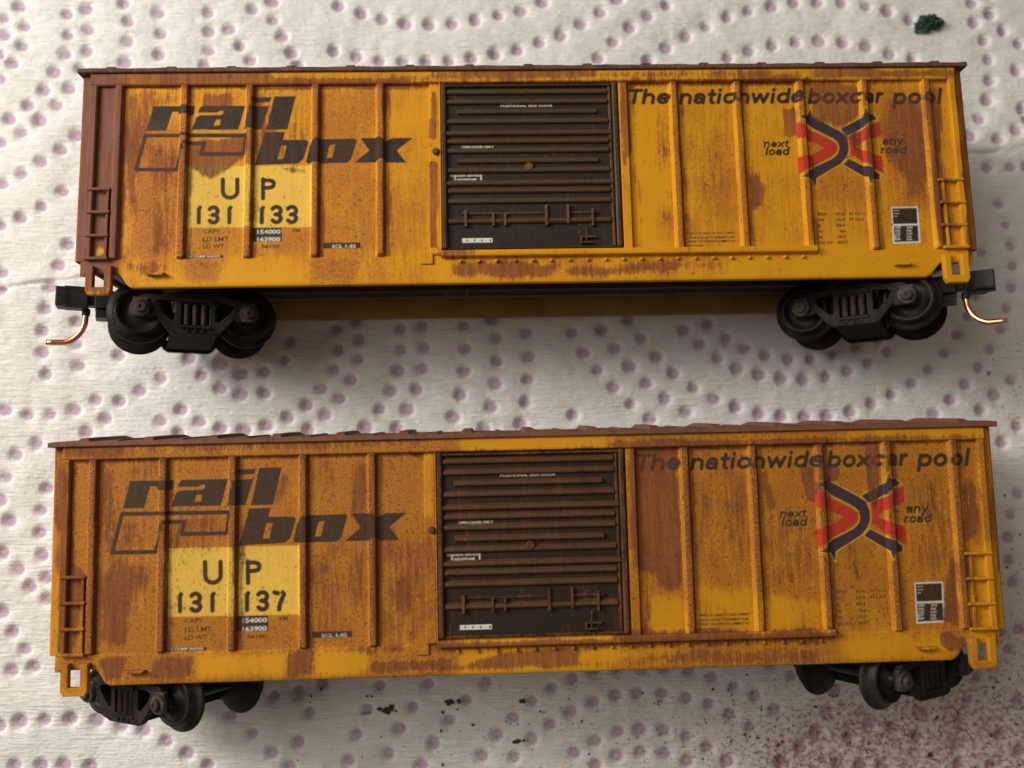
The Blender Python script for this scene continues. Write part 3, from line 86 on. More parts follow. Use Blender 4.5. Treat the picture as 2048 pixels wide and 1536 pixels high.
class Raster:
    def __init__(self):
        self.rgb = np.zeros((NV, NU, 3), np.float32)
        self.a = np.zeros((NV, NU), np.float32)
    def win(self, u0, u1, v0, v1):
        i0 = max(0, int((u0 - U0) / DU) - 2); i1 = min(NU, int((u1 - U0) / DU) + 3)
        j0 = max(0, int((v0 - V0) / DU) - 2); j1 = min(NV, int((v1 - V0) / DU) + 3)
        d = DU / SSF
        uu = U0 + (i0 - 0.5) * DU + (np.arange((i1 - i0) * SSF) + 0.5) * d
        vv = V0 + (j0 - 0.5) * DU + (np.arange((j1 - j0) * SSF) + 0.5) * d
        return i0, i1, j0, j1, uu, vv
    def put(self, w, cov, col, al=1.0):
        i0, i1, j0, j1, _, _ = w
        c = cov.reshape(j1 - j0, SSF, i1 - i0, SSF).mean((1, 3)) * al
        R = self.rgb[j0:j1, i0:i1]; A = self.a[j0:j1, i0:i1]
        na = c + A * (1 - c)
        R[:] = (np.array(col, np.float32) * c[..., None] + R * (A * (1 - c))[..., None]) / np.maximum(na, 1e-6)[..., None]
        A[:] = na
    def cover(self, poly, w):
        uu, vv = np.meshgrid(w[4], w[5]); ins = np.zeros(uu.shape, bool)
        n = len(poly)
        for i in range(n):
            x0, y0 = poly[i]; x1, y1 = poly[(i + 1) % n]
            if y0 == y1: continue
            ins ^= ((y0 > vv) != (y1 > vv)) & (uu < (x1 - x0) * (vv - y0) / (y1 - y0) + x0)
        return ins.astype(np.float32)
    def poly(self, poly, col, holes=(), al=1.0):
        p = np.array(poly); w = self.win(p[:, 0].min(), p[:, 0].max(), p[:, 1].min(), p[:, 1].max())
        c = self.cover(poly, w)
        for h in holes: c *= 1 - self.cover(h, w)
        self.put(w, c, col, al)
    def stroke(self, pts, width, col):
        p = np.array(pts); w = self.win(p[:, 0].min() - width, p[:, 0].max() + width, p[:, 1].min() - width, p[:, 1].max() + width)
        uu, vv = np.meshgrid(w[4], w[5]); d = np.full(uu.shape, 1e9)
        for (x0, y0), (x1, y1) in zip(p[:-1], p[1:]):
            L = max((x1 - x0) ** 2 + (y1 - y0) ** 2, 1e-9)
            t = np.clip(((uu - x0) * (x1 - x0) + (vv - y0) * (y1 - y0)) / L, 0, 1)
            d = np.minimum(d, np.hypot(uu - x0 - t * (x1 - x0), vv - y0 - t * (y1 - y0)))
        self.put(w, (d < width / 2).astype(np.float32), col)
    def text(self, s, uL, uR, vT, vB, col, bold):
        cu = bpy.data.curves.new('lettering', 'FONT'); cu.body = s; cu.resolution_u = 4
        if bold: cu.offset = 0.042; cu.shear = 0.2
        else: cu.offset = 0.045 if col == COLS['k'] else 0.028
        o = bpy.data.objects.new('lettering', cu); COL.objects.link(o)
        dg = bpy.context.evaluated_depsgraph_get(); me = o.evaluated_get(dg).to_mesh(); me.calc_loop_triangles()
        v = np.array([q.co[:2] for q in me.vertices]); t = np.array([q.vertices[:] for q in me.loop_triangles])
        o.evaluated_get(dg).to_mesh_clear(); bpy.data.objects.remove(o); bpy.data.curves.remove(cu)
        lo, hi = v.min(0), v.max(0)
        v = (v - lo) / (hi - lo) * np.array([uR - uL, vT - vB]) + np.array([uL, vB])
        w = self.win(uL, uR, vB, vT); c = np.zeros((len(w[5]), len(w[4])), np.float32); d = DU / SSF
        for a in t:
            p = v[a]; q0 = p.min(0); q1 = p.max(0)
            i0 = max(0, int((q0[0] - w[4][0]) / d)); i1 = min(len(w[4]), int((q1[0] - w[4][0]) / d) + 2)
            j0 = max(0, int((q0[1] - w[5][0]) / d)); j1 = min(len(w[5]), int((q1[1] - w[5][0]) / d) + 2)
            if i1 <= i0 or j1 <= j0: continue
            x = w[4][i0:i1][None]; y = w[5][j0:j1][:, None]
            def e(A, B): return (B[0] - A[0]) * (y - A[1]) - (B[1] - A[1]) * (x - A[0])
            s0, s1, s2 = e(p[0], p[1]), e(p[1], p[2]), e(p[2], p[0])
            m = ((s0 >= 0) & (s1 >= 0) & (s2 >= 0)) | ((s0 <= 0) & (s1 <= 0) & (s2 <= 0))
            c[j0:j1, i0:i1] = np.maximum(c[j0:j1, i0:i1], m)
        self.put(w, c, col)

def arc(cx, cy, rx, ry, a0, a1, n=14):
    return [(cx + rx * math.cos(math.radians(a0 + (a1 - a0) * i / n)), cy + ry * math.sin(math.radians(a0 + (a1 - a0) * i / n))) for i in range(n + 1)]
ROUND = arc(.5, .5, .37, .38, 0, 360, 24)
GLYPH = {   # width, strokes; x-height 1, ascender 1.38
 'T': (.98, [[(.08, 1.27), (.90, 1.27)], [(.49, 1.27), (.49, .1)]]), 'h': (.98, [[(.14, .1), (.14, 1.30)], arc(.48, .52, .34, .36, 180, 0) + [(.82, .1)]]),
 'e': (.98, [[(.14, .5), (.84, .5)] + arc(.49, .5, .36, .38, 0, 320, 22)]), 'n': (.98, [[(.14, .1), (.14, .9)], arc(.48, .52, .34, .36, 180, 0) + [(.82, .1)]]),
 'a': (.96, [arc(.46, .62, .32, .27, 165, 0) + [(.78, .1)], arc(.42, .33, .29, .21, 40, 320, 16) + [(.78, .36)]]), 't': (.60, [[(.30, 1.22), (.30, .32)] + arc(.48, .30, .18, .2, 180, 280, 8), [(.08, .88), (.54, .88)]]),
 'i': (.42, [[(.2, .1), (.2, .88)], [(.2, 1.24), (.2, 1.29)]]), 'o': (1.0, [ROUND]), 'w': (1.36, [[(.1, .88), (.36, .12), (.67, .84), (.98, .12), (1.25, .88)]]),
 'd': (1.0, [ROUND, [(.86, .1), (.86, 1.30)]]), 'b': (1.0, [ROUND, [(.14, .1), (.14, 1.30)]]), 'x': (.94, [[(.1, .1), (.84, .9)], [(.1, .9), (.84, .1)]]),
 'c': (.92, [arc(.49, .5, .36, .38, 48, 312, 20)]), 'r': (.64, [[(.14, .1), (.14, .9)], arc(.46, .52, .32, .36, 180, 88, 8)]), 'p': (1.0, [ROUND, [(.14, .9), (.14, -.28)]]),
 'l': (.42, [[(.2, .1), (.2, 1.30)]]), 'y': (.92, [[(.1, .9), (.46, .14)], [(.84, .9), (.38, -.18), (.2, -.26)]])}
def slogan(r, s, uL, uR, vT, vB, col, track=.10):
    x = 0; st = []
    for ch in s:
        w, ss = GLYPH[ch]; st += [[(x + p[0] + .19 * p[1], p[1]) for p in q] for q in ss]; x += w + track
    P = [p for q in st for p in q]; x0 = min(p[0] for p in P); x1 = max(p[0] for p in P); y0 = min(p[1] for p in P); y1 = max(p[1] for p in P)
    wd = .335 * (vT - vB) / (y1 - y0 + .335); m = wd / 2
    for q in st:
        r.stroke([(uL + m + (p[0] - x0) / (x1 - x0) * (uR - uL - wd), vB + m + (p[1] - y0) / (y1 - y0) * (vT - vB - wd)) for p in q], wd, col)
def paint_side(number):
    r = Raster()
    r.poly(PATCH, COLS['y'], al=0.92)
    for i, p in enumerate(LOGO_FILL):
        r.poly(p, COLS['k'], LOGO_HOLE)
    for l in LOGO_LINE: r.stroke(l, 0.47, COLS['k'])
    for p in X_RED: r.poly(p, COLS['r'])
    for p in X_BLUE:
        r.stroke(p + p[:1], 0.26, (0.62, 0.33, 0.03)); 
    for p in X_BLUE: r.poly(p, COLS['b'])
    for p, c in RECTS: r.poly(p, COLS[c])
    for p in NUM_COMMON + number: r.stroke(p, 0.47, COLS['k'])
    for s, a, b, t, d, c, st in TEXTS:
        if st: slogan(r, s, a, b, t, d, COLS[c])
        else: r.text(s, a, b, t, d, COLS[c], 0)
    return r

WD = 0.2
WNU, WNV = 505, 145
def blur(a, s):
    n = max(1, int(round(s * 2.5 / WD))); k = np.exp(-0.5 * (np.arange(-n, n + 1) * WD / max(s, .05)) ** 2); k /= k.sum()
    p = np.pad(a, n, mode='edge')
    p = sum(k[i] * p[i:i + a.shape[0]] for i in range(2 * n + 1))
    return sum(k[i] * p[:, i:i + a.shape[1]] for i in range(2 * n + 1))
def wear_shade_field(blobs):
    f = np.zeros((WNV, WNU, 3), np.float32)
    uu, vv = np.meshgrid(U0 - 0.5 + np.arange(WNU) * WD, V0 + np.arange(WNV) * WD)
    for ch, st, bl, poly in blobs:
        ins = np.zeros(uu.shape, bool); n = len(poly)
        for i in range(n):
            x0, y0 = poly[i]; x1, y1 = poly[(i + 1) % n]
            if y0 == y1: continue
            ins ^= ((y0 > vv) != (y1 > vv)) & (uu < (x1 - x0) * (vv - y0) / (y1 - y0) + x0)
        m = blur(ins.astype(np.float32), bl * 1.5)
        if st >= 0: f[..., ch] = np.maximum(f[..., ch], st * m) if ch else f[..., ch] + st * m
        else: f[..., ch] += st * m
    # dry-brushed rust plus painted-in shade beside the posts and under the top rail
    rust_shade = np.zeros(uu.shape, np.float32)
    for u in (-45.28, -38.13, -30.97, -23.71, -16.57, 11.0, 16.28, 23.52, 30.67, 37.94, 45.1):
        rust_shade = np.maximum(rust_shade, 0.46 * np.exp(-((uu - u - .85) / .42) ** 2) * ((vv > -10.4) & (vv < 9.3)))
    rust_shade = np.maximum(rust_shade, 0.55 * np.exp(-((vv - 9.1) / .3) ** 2) * (np.abs(uu) < 48))
    f[..., 1] = np.maximum(f[..., 1], rust_shade)
    return np.clip(f, 0, 1.3)
def bil(img, x, y):
    h, w = img.shape[:2]
    x = np.clip(x, 0, w - 1.001); y = np.clip(y, 0, h - 1.001); i = x.astype(int); j = y.astype(int)
    fx = x - i; fy = y - j
    if img.ndim == 3: fx = fx[:, None]; fy = fy[:, None]
    return (img[j, i] * (1 - fx) + img[j, i + 1] * fx) * (1 - fy) + (img[j + 1, i] * (1 - fx) + img[j + 1, i + 1] * fx) * fy

class Skin:
    def __init__(self, number, blobs):
        self.r = paint_side(number); self.w = wear_shade_field(blobs)
    def sample(self, u, v):
        a = bil(self.r.a, (u - U0) / DU, (v - V0) / DU)
        c = bil(self.r.rgb * self.r.a[..., None], (u - U0) / DU, (v - V0) / DU) / np.maximum(a, 1e-5)[:, None]
        w = bil(self.w, (u - U0 + 0.5) / WD, (v - V0) / WD)
        return np.concatenate([c, a[:, None]], 1), w

# ------------------------------------------------------------------ materials
def new_mat(name):
    m = bpy.data.materials.new(name); m.use_nodes = True
    nt = m.node_tree; return m, nt, nt.nodes, nt.links, nt.nodes['Principled BSDF']
def N(nt, t, **kw):
    n = nt.nodes.new(t)
    for k, v in kw.items():
        if k in n.inputs.keys() if isinstance(k, str) else False: n.inputs[k].default_value = v
        else: setattr(n, k, v)
    return n
def mathn(nt, op, a, b=None, c=None, clamp=False):
    n = nt.nodes.new('ShaderNodeMath'); n.operation = op; n.use_clamp = clamp
    for i, x in enumerate((a, b, c)):
        if x is None: continue
        if isinstance(x, (int, float)): n.inputs[i].default_value = x
        else: nt.links.new(x, n.inputs[i])
    return n.outputs[0]
def mixc(nt, f, a, b):
    n = nt.nodes.new('ShaderNodeMix'); n.data_type = 'RGBA'
    for i, x in ((0, f), (6, a), (7, b)):
        if isinstance(x, (int, float)): n.inputs[i].default_value = x
        elif isinstance(x, tuple): n.inputs[i].default_value = x + (1,) if len(x) == 3 else x
        else: nt.links.new(x, n.inputs[i])
    return n.outputs[2]
def sstep(nt, x, lo, hi):
    n = nt.nodes.new('ShaderNodeMapRange'); n.interpolation_type = 'SMOOTHSTEP'
    nt.links.new(x, n.inputs[0]); n.inputs[1].default_value = lo; n.inputs[2].default_value = hi
    return n.outputs[0]
def coords(nt, sc, off=(0, 0, 0), rot=(0, 0, 0)):
    t = nt.nodes.new('ShaderNodeTexCoord'); m = nt.nodes.new('ShaderNodeMapping')
    nt.links.new(t.outputs['Object'], m.inputs['Vector'])
    m.inputs['Scale'].default_value = tuple(1000 * s for s in sc); m.inputs['Location'].default_value = off
    m.inputs['Rotation'].default_value = rot
    return m.outputs[0]
def noise(nt, vec, scale=1.0, detail=3.0, rough=0.55, dist=0.0):
    n = nt.nodes.new('ShaderNodeTexNoise'); nt.links.new(vec, n.inputs['Vector'])
    n.inputs['Scale'].default_value = scale; n.inputs['Detail'].default_value = detail
    n.inputs['Roughness'].default_value = rough; n.inputs['Distortion'].default_value = dist
    return n.outputs['Fac']
def bump(nt, bsdf, h, strength, dist_mm):
    b = nt.nodes.new('ShaderNodeBump'); b.inputs['Strength'].default_value = strength; b.inputs['Distance'].default_value = dist_mm * S
    nt.links.new(h, b.inputs['Height']); nt.links.new(b.outputs[0], bsdf.inputs['Normal'])

def weathered(name, base, washc, rustc, greyc, off, rough=0.66):
    m, nt, nodes, links, bs = new_mat(name)
    wa = N(nt, 'ShaderNodeAttribute', attribute_name='wear'); pa = N(nt, 'ShaderNodeAttribute', attribute_name='paint')
    sp = nodes.new('ShaderNodeSeparateColor'); links.new(wa.outputs['Color'], sp.inputs[0])
    streak = noise(nt, coords(nt, (2.6, 0.24, 0.8), off), 1.0, 6, 0.66, 0.35)
    patchy = noise(nt, coords(nt, (0.35, 0.25, 0.35), off), 1.0, 3, 0.5)
    fine = noise(nt, coords(nt, (3.2, 2.2, 3), off), 1.0, 4, 0.65)
    spk = noise(nt, coords(nt, (3.3, 2.3, 3), (off[0] + 31, off[1], 7)), 1.0, 2, 0.5, 0.3)
    big = noise(nt, coords(nt, (1.1, 0.8, 1), (off[0] + 5, off[1] + 9, 3)), 1.0, 2, 0.5)
    grain = noise(nt, coords(nt, (9, 9, 9), off), 1.0, 2, 0.6)
    n1 = mathn(nt, 'MULTIPLY_ADD', mathn(nt, 'SUBTRACT', streak, 0.5), 1.6, mathn(nt, 'MULTIPLY_ADD', mathn(nt, 'SUBTRACT', fine, 0.5), 0.75, mathn(nt, 'MULTIPLY', mathn(nt, 'SUBTRACT', patchy, 0.5), 1.1)))
    wash = sstep(nt, mathn(nt, 'ADD', sp.outputs[0], n1), 0.10, 0.85)
    heavy = sstep(nt, mathn(nt, 'MULTIPLY_ADD', n1, 0.85, sp.outputs[1]), 0.26, 0.70)
    grey = sstep(nt, mathn(nt, 'MULTIPLY_ADD', n1, 0.5, sp.outputs[2]), 0.35, 0.75)
    specks = mathn(nt, 'MULTIPLY', sstep(nt, mathn(nt, 'MULTIPLY_ADD', sp.outputs[0], 0.10, spk), 0.665, 0.72), sstep(nt, big, 0.36, 0.62))
    pcol = mixc(nt, mathn(nt, 'MULTIPLY', pa.outputs['Alpha'], mathn(nt, 'SUBTRACT', 1.0, mathn(nt, 'MULTIPLY', sstep(nt, grain, 0.55, 0.8), 0.25))), base, pa.outputs['Color'])
    tone = mixc(nt, mathn(nt, 'MULTIPLY', sstep(nt, patchy, 0.3, 0.75), 0.22), pcol, mixc(nt, pa.outputs['Alpha'], tuple(c * 0.72 for c in base), pcol))
    c1 = mixc(nt, mathn(nt, 'MULTIPLY', wash, mathn(nt, 'MULTIPLY_ADD', pa.outputs['Alpha'], -0.60, 0.70)), tone, mixc(nt, mathn(nt, 'MULTIPLY', pa.outputs['Alpha'], 0.55), washc, tuple(c * 0.3 for c in washc)))
    st2 = noise(nt, coords(nt, (1.7, 0.16, 0.8), (off[0] + 17, off[1] + 3, 5)), 1.0, 5, 0.7, 0.3)
    rc = mixc(nt, sstep(nt, mathn(nt, 'MULTIPLY_ADD', fine, 0.5, mathn(nt, 'MULTIPLY', st2, 0.5)), 0.36, 0.64), tuple(c * 0.62 for c in rustc), (rustc[0] * 1.22, rustc[1] * 1.2, rustc[2] * 1.1))
    heavy = mathn(nt, 'MULTIPLY', heavy, mathn(nt, 'MULTIPLY_ADD', sstep(nt, st2, 0.34, 0.66), -0.16, 1.0))
    rc = mixc(nt, mathn(nt, 'MULTIPLY', grey, mathn(nt, 'MULTIPLY_ADD', sstep(nt, st2, 0.36, 0.62), 0.45, 0.45)), rc, greyc)
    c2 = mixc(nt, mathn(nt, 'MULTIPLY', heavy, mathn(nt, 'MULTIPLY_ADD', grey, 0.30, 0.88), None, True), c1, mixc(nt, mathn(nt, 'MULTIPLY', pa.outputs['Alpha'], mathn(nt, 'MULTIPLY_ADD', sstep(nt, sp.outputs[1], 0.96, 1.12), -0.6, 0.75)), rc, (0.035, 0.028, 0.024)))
    stip = mathn(nt, 'MULTIPLY', sstep(nt, mathn(nt, 'MULTIPLY_ADD', sp.outputs[0], 0.12, noise(nt, coords(nt, (5.5, 4.0, 4), (off[0] + 3, off[1] + 8, 1)), 1.0, 3, 0.7)), 0.54, 0.72), mathn(nt, 'MULTIPLY', sp.outputs[0], 0.62))
    c2 = mixc(nt, mathn(nt, 'MULTIPLY', stip, mathn(nt, 'SUBTRACT', 1.0, mathn(nt, 'MULTIPLY', pa.outputs['Alpha'], 0.7))), c2, tuple(c * 0.85 for c in rustc))
    c3 = mixc(nt, mathn(nt, 'MULTIPLY', specks, 0.55), c2, tuple(c * 0.55 for c in rustc))
    links.new(c3, bs.inputs['Base Color'])
    links.new(mathn(nt, 'MULTIPLY_ADD', heavy, 0.2, rough), bs.inputs['Roughness'])
    bs.inputs['Specular IOR Level'].default_value = 0.18
    bump(nt, bs, mathn(nt, 'ADD', mathn(nt, 'MULTIPLY', fine, 0.7), mathn(nt, 'MULTIPLY', heavy, 0.5)), 0.35, 0.05)
    return m
YEL = (0.60, 0.268, 0.007); WASH = (0.37, 0.112, 0.016); RUST = (0.20, 0.058, 0.026); GREY = (0.185, 0.088, 0.064)
M_BODY = [weathered('weathered_yellow_paint', YEL, WASH, RUST, GREY, (0, 0, 0)), weathered('rust_streaked_dimmed_yellow_paint', (0.55, 0.242, 0.007), (0.33, 0.108, 0.014), (0.175, 0.052, 0.024), GREY, (57, 23, 11))]  # second yellow is rustier and also darkened for the lower car's weaker light
M_DOOR = [weathered('sooty_brown_door_paint', (0.023, 0.018, 0.013), (0.070, 0.045, 0.027), (0.16, 0.065, 0.026), GREY, (3, 71, 2), 0.5), weathered('rusty_brown_door_paint', (0.022, 0.015, 0.010), (0.085, 0.040, 0.019), (0.15, 0.052, 0.02), GREY, (13, 37, 5), 0.5)]
M_ROOF = [weathered('sooty_rust_roof_paint', (0.15, 0.072, 0.043), (0.10, 0.05, 0.035), (0.075, 0.045, 0.035), GREY, (7, 3, 4), 0.6), weathered('red_rust_roof_paint', (0.185, 0.075, 0.042), (0.16, 0.06, 0.035), (0.10, 0.045, 0.032), GREY, (9, 5, 6), 0.6)]

def plain(name, col, rough, spec=0.5, metal=0.0, col2=None, sc=1.5, bmp=0.2):
    m, nt, nodes, links, bs = new_mat(name)
    n = noise(nt, coords(nt, (sc, sc, sc)), 1.0, 4, 0.6)
    links.new(mixc(nt, sstep(nt, n, 0.4, 0.68), col, col2 or tuple(c * 0.7 for c in col)), bs.inputs['Base Color'])
    bs.inputs['Roughness'].default_value = rough; bs.inputs['Specular IOR Level'].default_value = spec; bs.inputs['Metallic'].default_value = metal
    if bmp: bump(nt, bs, n, bmp, 0.04)
    return m
M_BLACK = plain('black_plastic', (0.012, 0.012, 0.014), 0.5, 0.22, 0, (0.022, 0.02, 0.02))
M_BOLSTER = plain('matt_black_plastic', (0.009, 0.009, 0.010), 0.85, 0.12, 0, (0.014, 0.013, 0.013))
M_FRAME = plain('dusty_truck_plastic', (0.012, 0.0105, 0.010), 0.7, 0.12, 0, (0.030, 0.022, 0.018), 0.45)
M_WHEEL = plain('dark_wheel_plastic', (0.011, 0.0095, 0.009), 0.50, 0.14, 0, (0.026, 0.021, 0.018), 0.6)
M_CAP = plain('rusty_bearing_cap', (0.026, 0.020, 0.016), 0.6, 0.2, 0, (0.07, 0.05, 0.036), 1.0)
M_SPRING = plain('rusty_spring', (0.020, 0.013, 0.010), 0.6, 0.15, 0, (0.048, 0.027, 0.018), 2.0)
M_FLOOR = plain('dark_underframe_paint', (0.040, 0.030, 0.023), 0.55, 0.4, 0, (0.055, 0.042, 0.03), 0.4)
M_SILL_SHADE = plain('shaded_sill_paint', (0.30, 0.185, 0.038), 0.6, 0.3, 0, (0.23, 0.14, 0.03), 0.3)  # far sill's yellow darkened to paint in the shade under the car
M_ROD = plain('pale_brake_rod', (0.24, 0.20, 0.16), 0.5, 0.4, 0, (0.15, 0.12, 0.09), 2.0)
M_COPPER = plain('copper_wire', (0.86, 0.39, 0.23), 0.27, 0.5, 1.0, (0.72, 0.30, 0.17), 1.5, 0.05)
M_CRUMB = plain('brown_pigment_crumb', (0.085, 0.050, 0.020), 0.8, 0.2, 0, (0.035, 0.02, 0.012), 3.0)
M_DUST = plain('red_brown_pigment_dust', (0.16, 0.048, 0.038), 0.85, 0.2, 0, (0.06, 0.032, 0.022), 1.0, 0)
M_FOAM = plain('dark_green_foam', (0.035, 0.095, 0.06), 0.85, 0.2, 0, (0.016, 0.045, 0.032), 1.2)

# ------------------------------------------------------------------ mesh helpers (u, v, w) with w = 0 on the near post tops
def mk(name, V, F, mat, parent=None, skin=None, wear=None, smooth=False, zoff=H, add=None):
    V = np.asarray(V, np.float64).copy(); me = bpy.data.meshes.new(name)
    P = V.copy(); P[:, 2] += zoff; P *= S
    if isinstance(F, np.ndarray):
        me.vertices.add(len(P)); me.vertices.foreach_set('co', P.ravel())
        n = len(F); me.loops.add(n * 4); me.loops.foreach_set('vertex_index', F.astype(np.int32).ravel())
        me.polygons.add(n); me.polygons.foreach_set('loop_start', np.arange(0, n * 4, 4, dtype=np.int32))
        me.update(calc_edges=True)
    else:
        me.from_pydata(P.tolist(), [], [tuple(f) for f in F]); me.update()
    if skin is not None:
        pc, wc = skin.sample(V[:, 0], V[:, 1])
        if wear is not None: wc = np.tile(np.array(wear, np.float32), (len(V), 1)); 
        if add is not None: wc = wc + (add(V) if callable(add) else np.array(add, np.float32))
        a = me.color_attributes.new('paint', 'FLOAT_COLOR', 'POINT'); a.data.foreach_set('color', pc.astype(np.float32).ravel())
        a = me.color_attributes.new('wear', 'FLOAT_COLOR', 'POINT'); a.data.foreach_set('color', np.concatenate([wc, np.ones((len(V), 1))], 1).astype(np.float32).ravel())
    me.materials.append(mat)
    if smooth: me.polygons.foreach_set('use_smooth', np.ones(len(me.polygons), bool))
    o = bpy.data.objects.new(name, me); COL.objects.link(o)
    if parent is not None: o.parent = parent
    return o
def join(*parts):
    V = []; F = []; n = 0
    for v, f in parts:
        V += [tuple(q) for q in v]; F += [tuple(i + n for i in q) for q in f]; n += len(v)
    return V, F
def loft(rings, cap=True, close=True):
    n = len(rings[0]); V = [p for r in rings for p in r]; F = []
    for i in range(len(rings) - 1):
        for j in range(n if close else n - 1):
            k = (j + 1) % n
            F.append((i * n + j, i * n + k, (i + 1) * n + k, (i + 1) * n + j))
    if cap:
        F.append(tuple(range(n - 1, -1, -1))); F.append(tuple((len(rings) - 1) * n + j for j in range(n)))
    return V, F
def prof(a0, a1, w0, w1, c):
    return [(a0, w0), (a0, w1 - c), (a0 + c, w1), (a0 + (a1 - a0) * .5, w1), (a1 - c, w1), (a1, w1 - c), (a1, w0)]
def hbar(u0, u1, pr, step=0.3, e=0.06):   # profile (v,w) swept along u
    n = max(2, int(abs(u1 - u0) / step)); us = [u0 + (u1 - u0) * i / n for i in range(n + 1)]
    cv = sum(p[0] for p in pr) / len(pr)
    R = [[(u, p[0], p[1]) for p in pr] for u in us]
    w0 = min(p[1] for p in pr)
    R = [[(u0, cv + (p[0] - cv) * .9, w0 + (p[1] - w0) * (1 - e * 3)) for p in pr]] + [[(u0 + e, p[0], p[1]) for p in pr]] + R[1:-1] + [[(u1 - e, p[0], p[1]) for p in pr]] + [[(u1, cv + (p[0] - cv) * .9, w0 + (p[1] - w0) * (1 - e * 3)) for p in pr]]
    V, F = loft(R)
    return V, [tuple(reversed(f)) for f in F]
def vbar(v0, v1, pr, step=0.12, e=0.08):   # profile (u,w) swept along v
    n = max(2, int(abs(v1 - v0) / step)); vs = [v0 + (v1 - v0) * i / n for i in range(n + 1)]
    w0 = min(p[1] for p in pr)
    R = [[(p[0], v0, w0 + (p[1] - w0) * (1 - e * 5)) for p in pr]] + [[(p[0], v0 + e * 2, p[1]) for p in pr]] + [[(p[0], v, p[1]) for p in pr] for v in vs[1:-1] if v0 + e * 2 < v < v1 - e] + [[(p[0], v1 - e / 2, p[1]) for p in pr]] + [[(p[0], v1, p[1] - .02) for p in pr]]
    return loft(R)
def box(u0, u1, v0, v1, w0, w1, c=0.06):
    bm = bmesh.new(); bmesh.ops.create_cube(bm, size=1)
    for q in bm.verts: q.co = Vector(((u0 + u1) / 2 + q.co.x * (u1 - u0), (v0 + v1) / 2 + q.co.y * (v1 - v0), (w0 + w1) / 2 + q.co.z * (w1 - w0)))
    if c: bmesh.ops.bevel(bm, geom=bm.edges[:], offset=c, segments=2, affect='EDGES', profile=0.6)
    bm.verts.index_update(); r = [tuple(q.co) for q in bm.verts], [tuple(q.index for q in f.verts) for f in bm.faces]
    bm.free(); return r
def lathe(pr, n=48, axis='w', c=(0, 0, 0)):   # profile (r, t) around an axis through c
    R = []
    for r, t in pr:
        ring = []
        for i in range(n):
            a = 2 * math.pi * i / n; x, y = r * math.cos(a), r * math.sin(a)
            ring.append((c[0] + x, c[1] + y, c[2] + t) if axis == 'w' else (c[0] + x, c[1] + t, c[2] - y) if axis == 'v' else (c[0] + t, c[1] + x, c[2] + y))
        R.append(ring)
    return loft(R)
def tube(pts, r, n=12, taper=None):
    P = [Vector(p) for p in pts]; R = []; up = Vector((0.13, 0.3, 0.95)).normalized()
    for i, p in enumerate(P):
        d = (P[min(i + 1, len(P) - 1)] - P[max(i - 1, 0)]).normalized(); s = d.cross(up).normalized(); t = s.cross(d)
        rr = r * (taper[i] if taper else 1)
        R.append([tuple(p + (s * math.cos(2 * math.pi * j / n) + t * math.sin(2 * math.pi * j / n)) * rr) for j in range(n)])
    return loft(R)
def plate(outer, holes, w0, w1, bev=0.08):   # flat outline with openings, thickness w0..w1, from a filled curve
    cu = bpy.data.curves.new('plate', 'CURVE'); cu.dimensions = '2D'; cu.fill_mode = 'BOTH'
    cu.extrude = (w1 - w0) / 2 - bev; cu.bevel_depth = bev; cu.bevel_resolution = 1; cu.offset = -bev
    for pl in [outer] + list(holes):
        s = cu.splines.new('POLY'); s.points.add(len(pl) - 1); s.use_cyclic_u = True
        for q, p in zip(s.points, pl): q.co = (p[0], p[1], 0, 1)
    o = bpy.data.objects.new('plate', cu); COL.objects.link(o)
    dg = bpy.context.evaluated_depsgraph_get(); me = o.evaluated_get(dg).to_mesh()
    V = [(q.co.x, q.co.y, q.co.z + (w0 + w1) / 2) for q in me.vertices]; F = [tuple(p.vertices) for p in me.polygons]
    o.evaluated_get(dg).to_mesh_clear(); bpy.data.objects.remove(o); bpy.data.curves.remove(cu)
    return V, F
def grid(us, vs, wf):
    uu, vv = np.meshgrid(us, vs); V = np.stack([uu.ravel(), vv.ravel(), np.full(uu.size, wf)], 1) if not callable(wf) else np.stack([uu.ravel(), vv.ravel(), wf(uu, vv).ravel()], 1)
    nu, nv = len(us), len(vs); i = np.arange((nv - 1) * nu).reshape(nv - 1, nu)[:, :-1].ravel()
    return V, np.stack([i, i + 1, i + 1 + nu, i + nu], 1)
def closed_sheet(us, vt, vb, nv, w1, w0, c=0.1):   # slab whose front is a fine grid; the border bends back to w0
    rows = []
    ts = np.concatenate([[0], np.linspace(0, 1, nv), [1]]); nn = len(ts)
    U = np.concatenate([[us[0]], us, [us[-1]]]); VT = np.concatenate([[vt[0]], vt, [vt[-1]]]); VB = np.concatenate([[vb[0]], vb, [vb[-1]]])
    V = np.zeros((nn, len(U), 3))
    for j, t in enumerate(ts):
        V[j, :, 0] = U; V[j, :, 1] = VT + (VB - VT) * t
        inset = c if 1 < j < nn - 2 else 0
        V[j, :, 2] = w1 if 0 < j < nn - 1 else w0
    V[:, 0, 2] = w0; V[:, -1, 2] = w0
    # rounded lower lip
    V[nn - 2, 1:-1, 2] = w1 - c; V[nn - 3, 1:-1, 1] = VB[1:-1] + c
    nu = len(U); i = np.arange((nn - 1) * nu).reshape(nn - 1, nu)[:, :-1].ravel()
    return V.reshape(-1, 3), np.stack([i, i + nu, i + nu + 1, i + 1], 1)

def thing(name, label, cat, group=None):
    o = bpy.data.objects.new(name, None); COL.objects.link(o); o.empty_display_size = 0.005
    o['label'] = label; o['category'] = cat
    if group: o['group'] = group
    return o

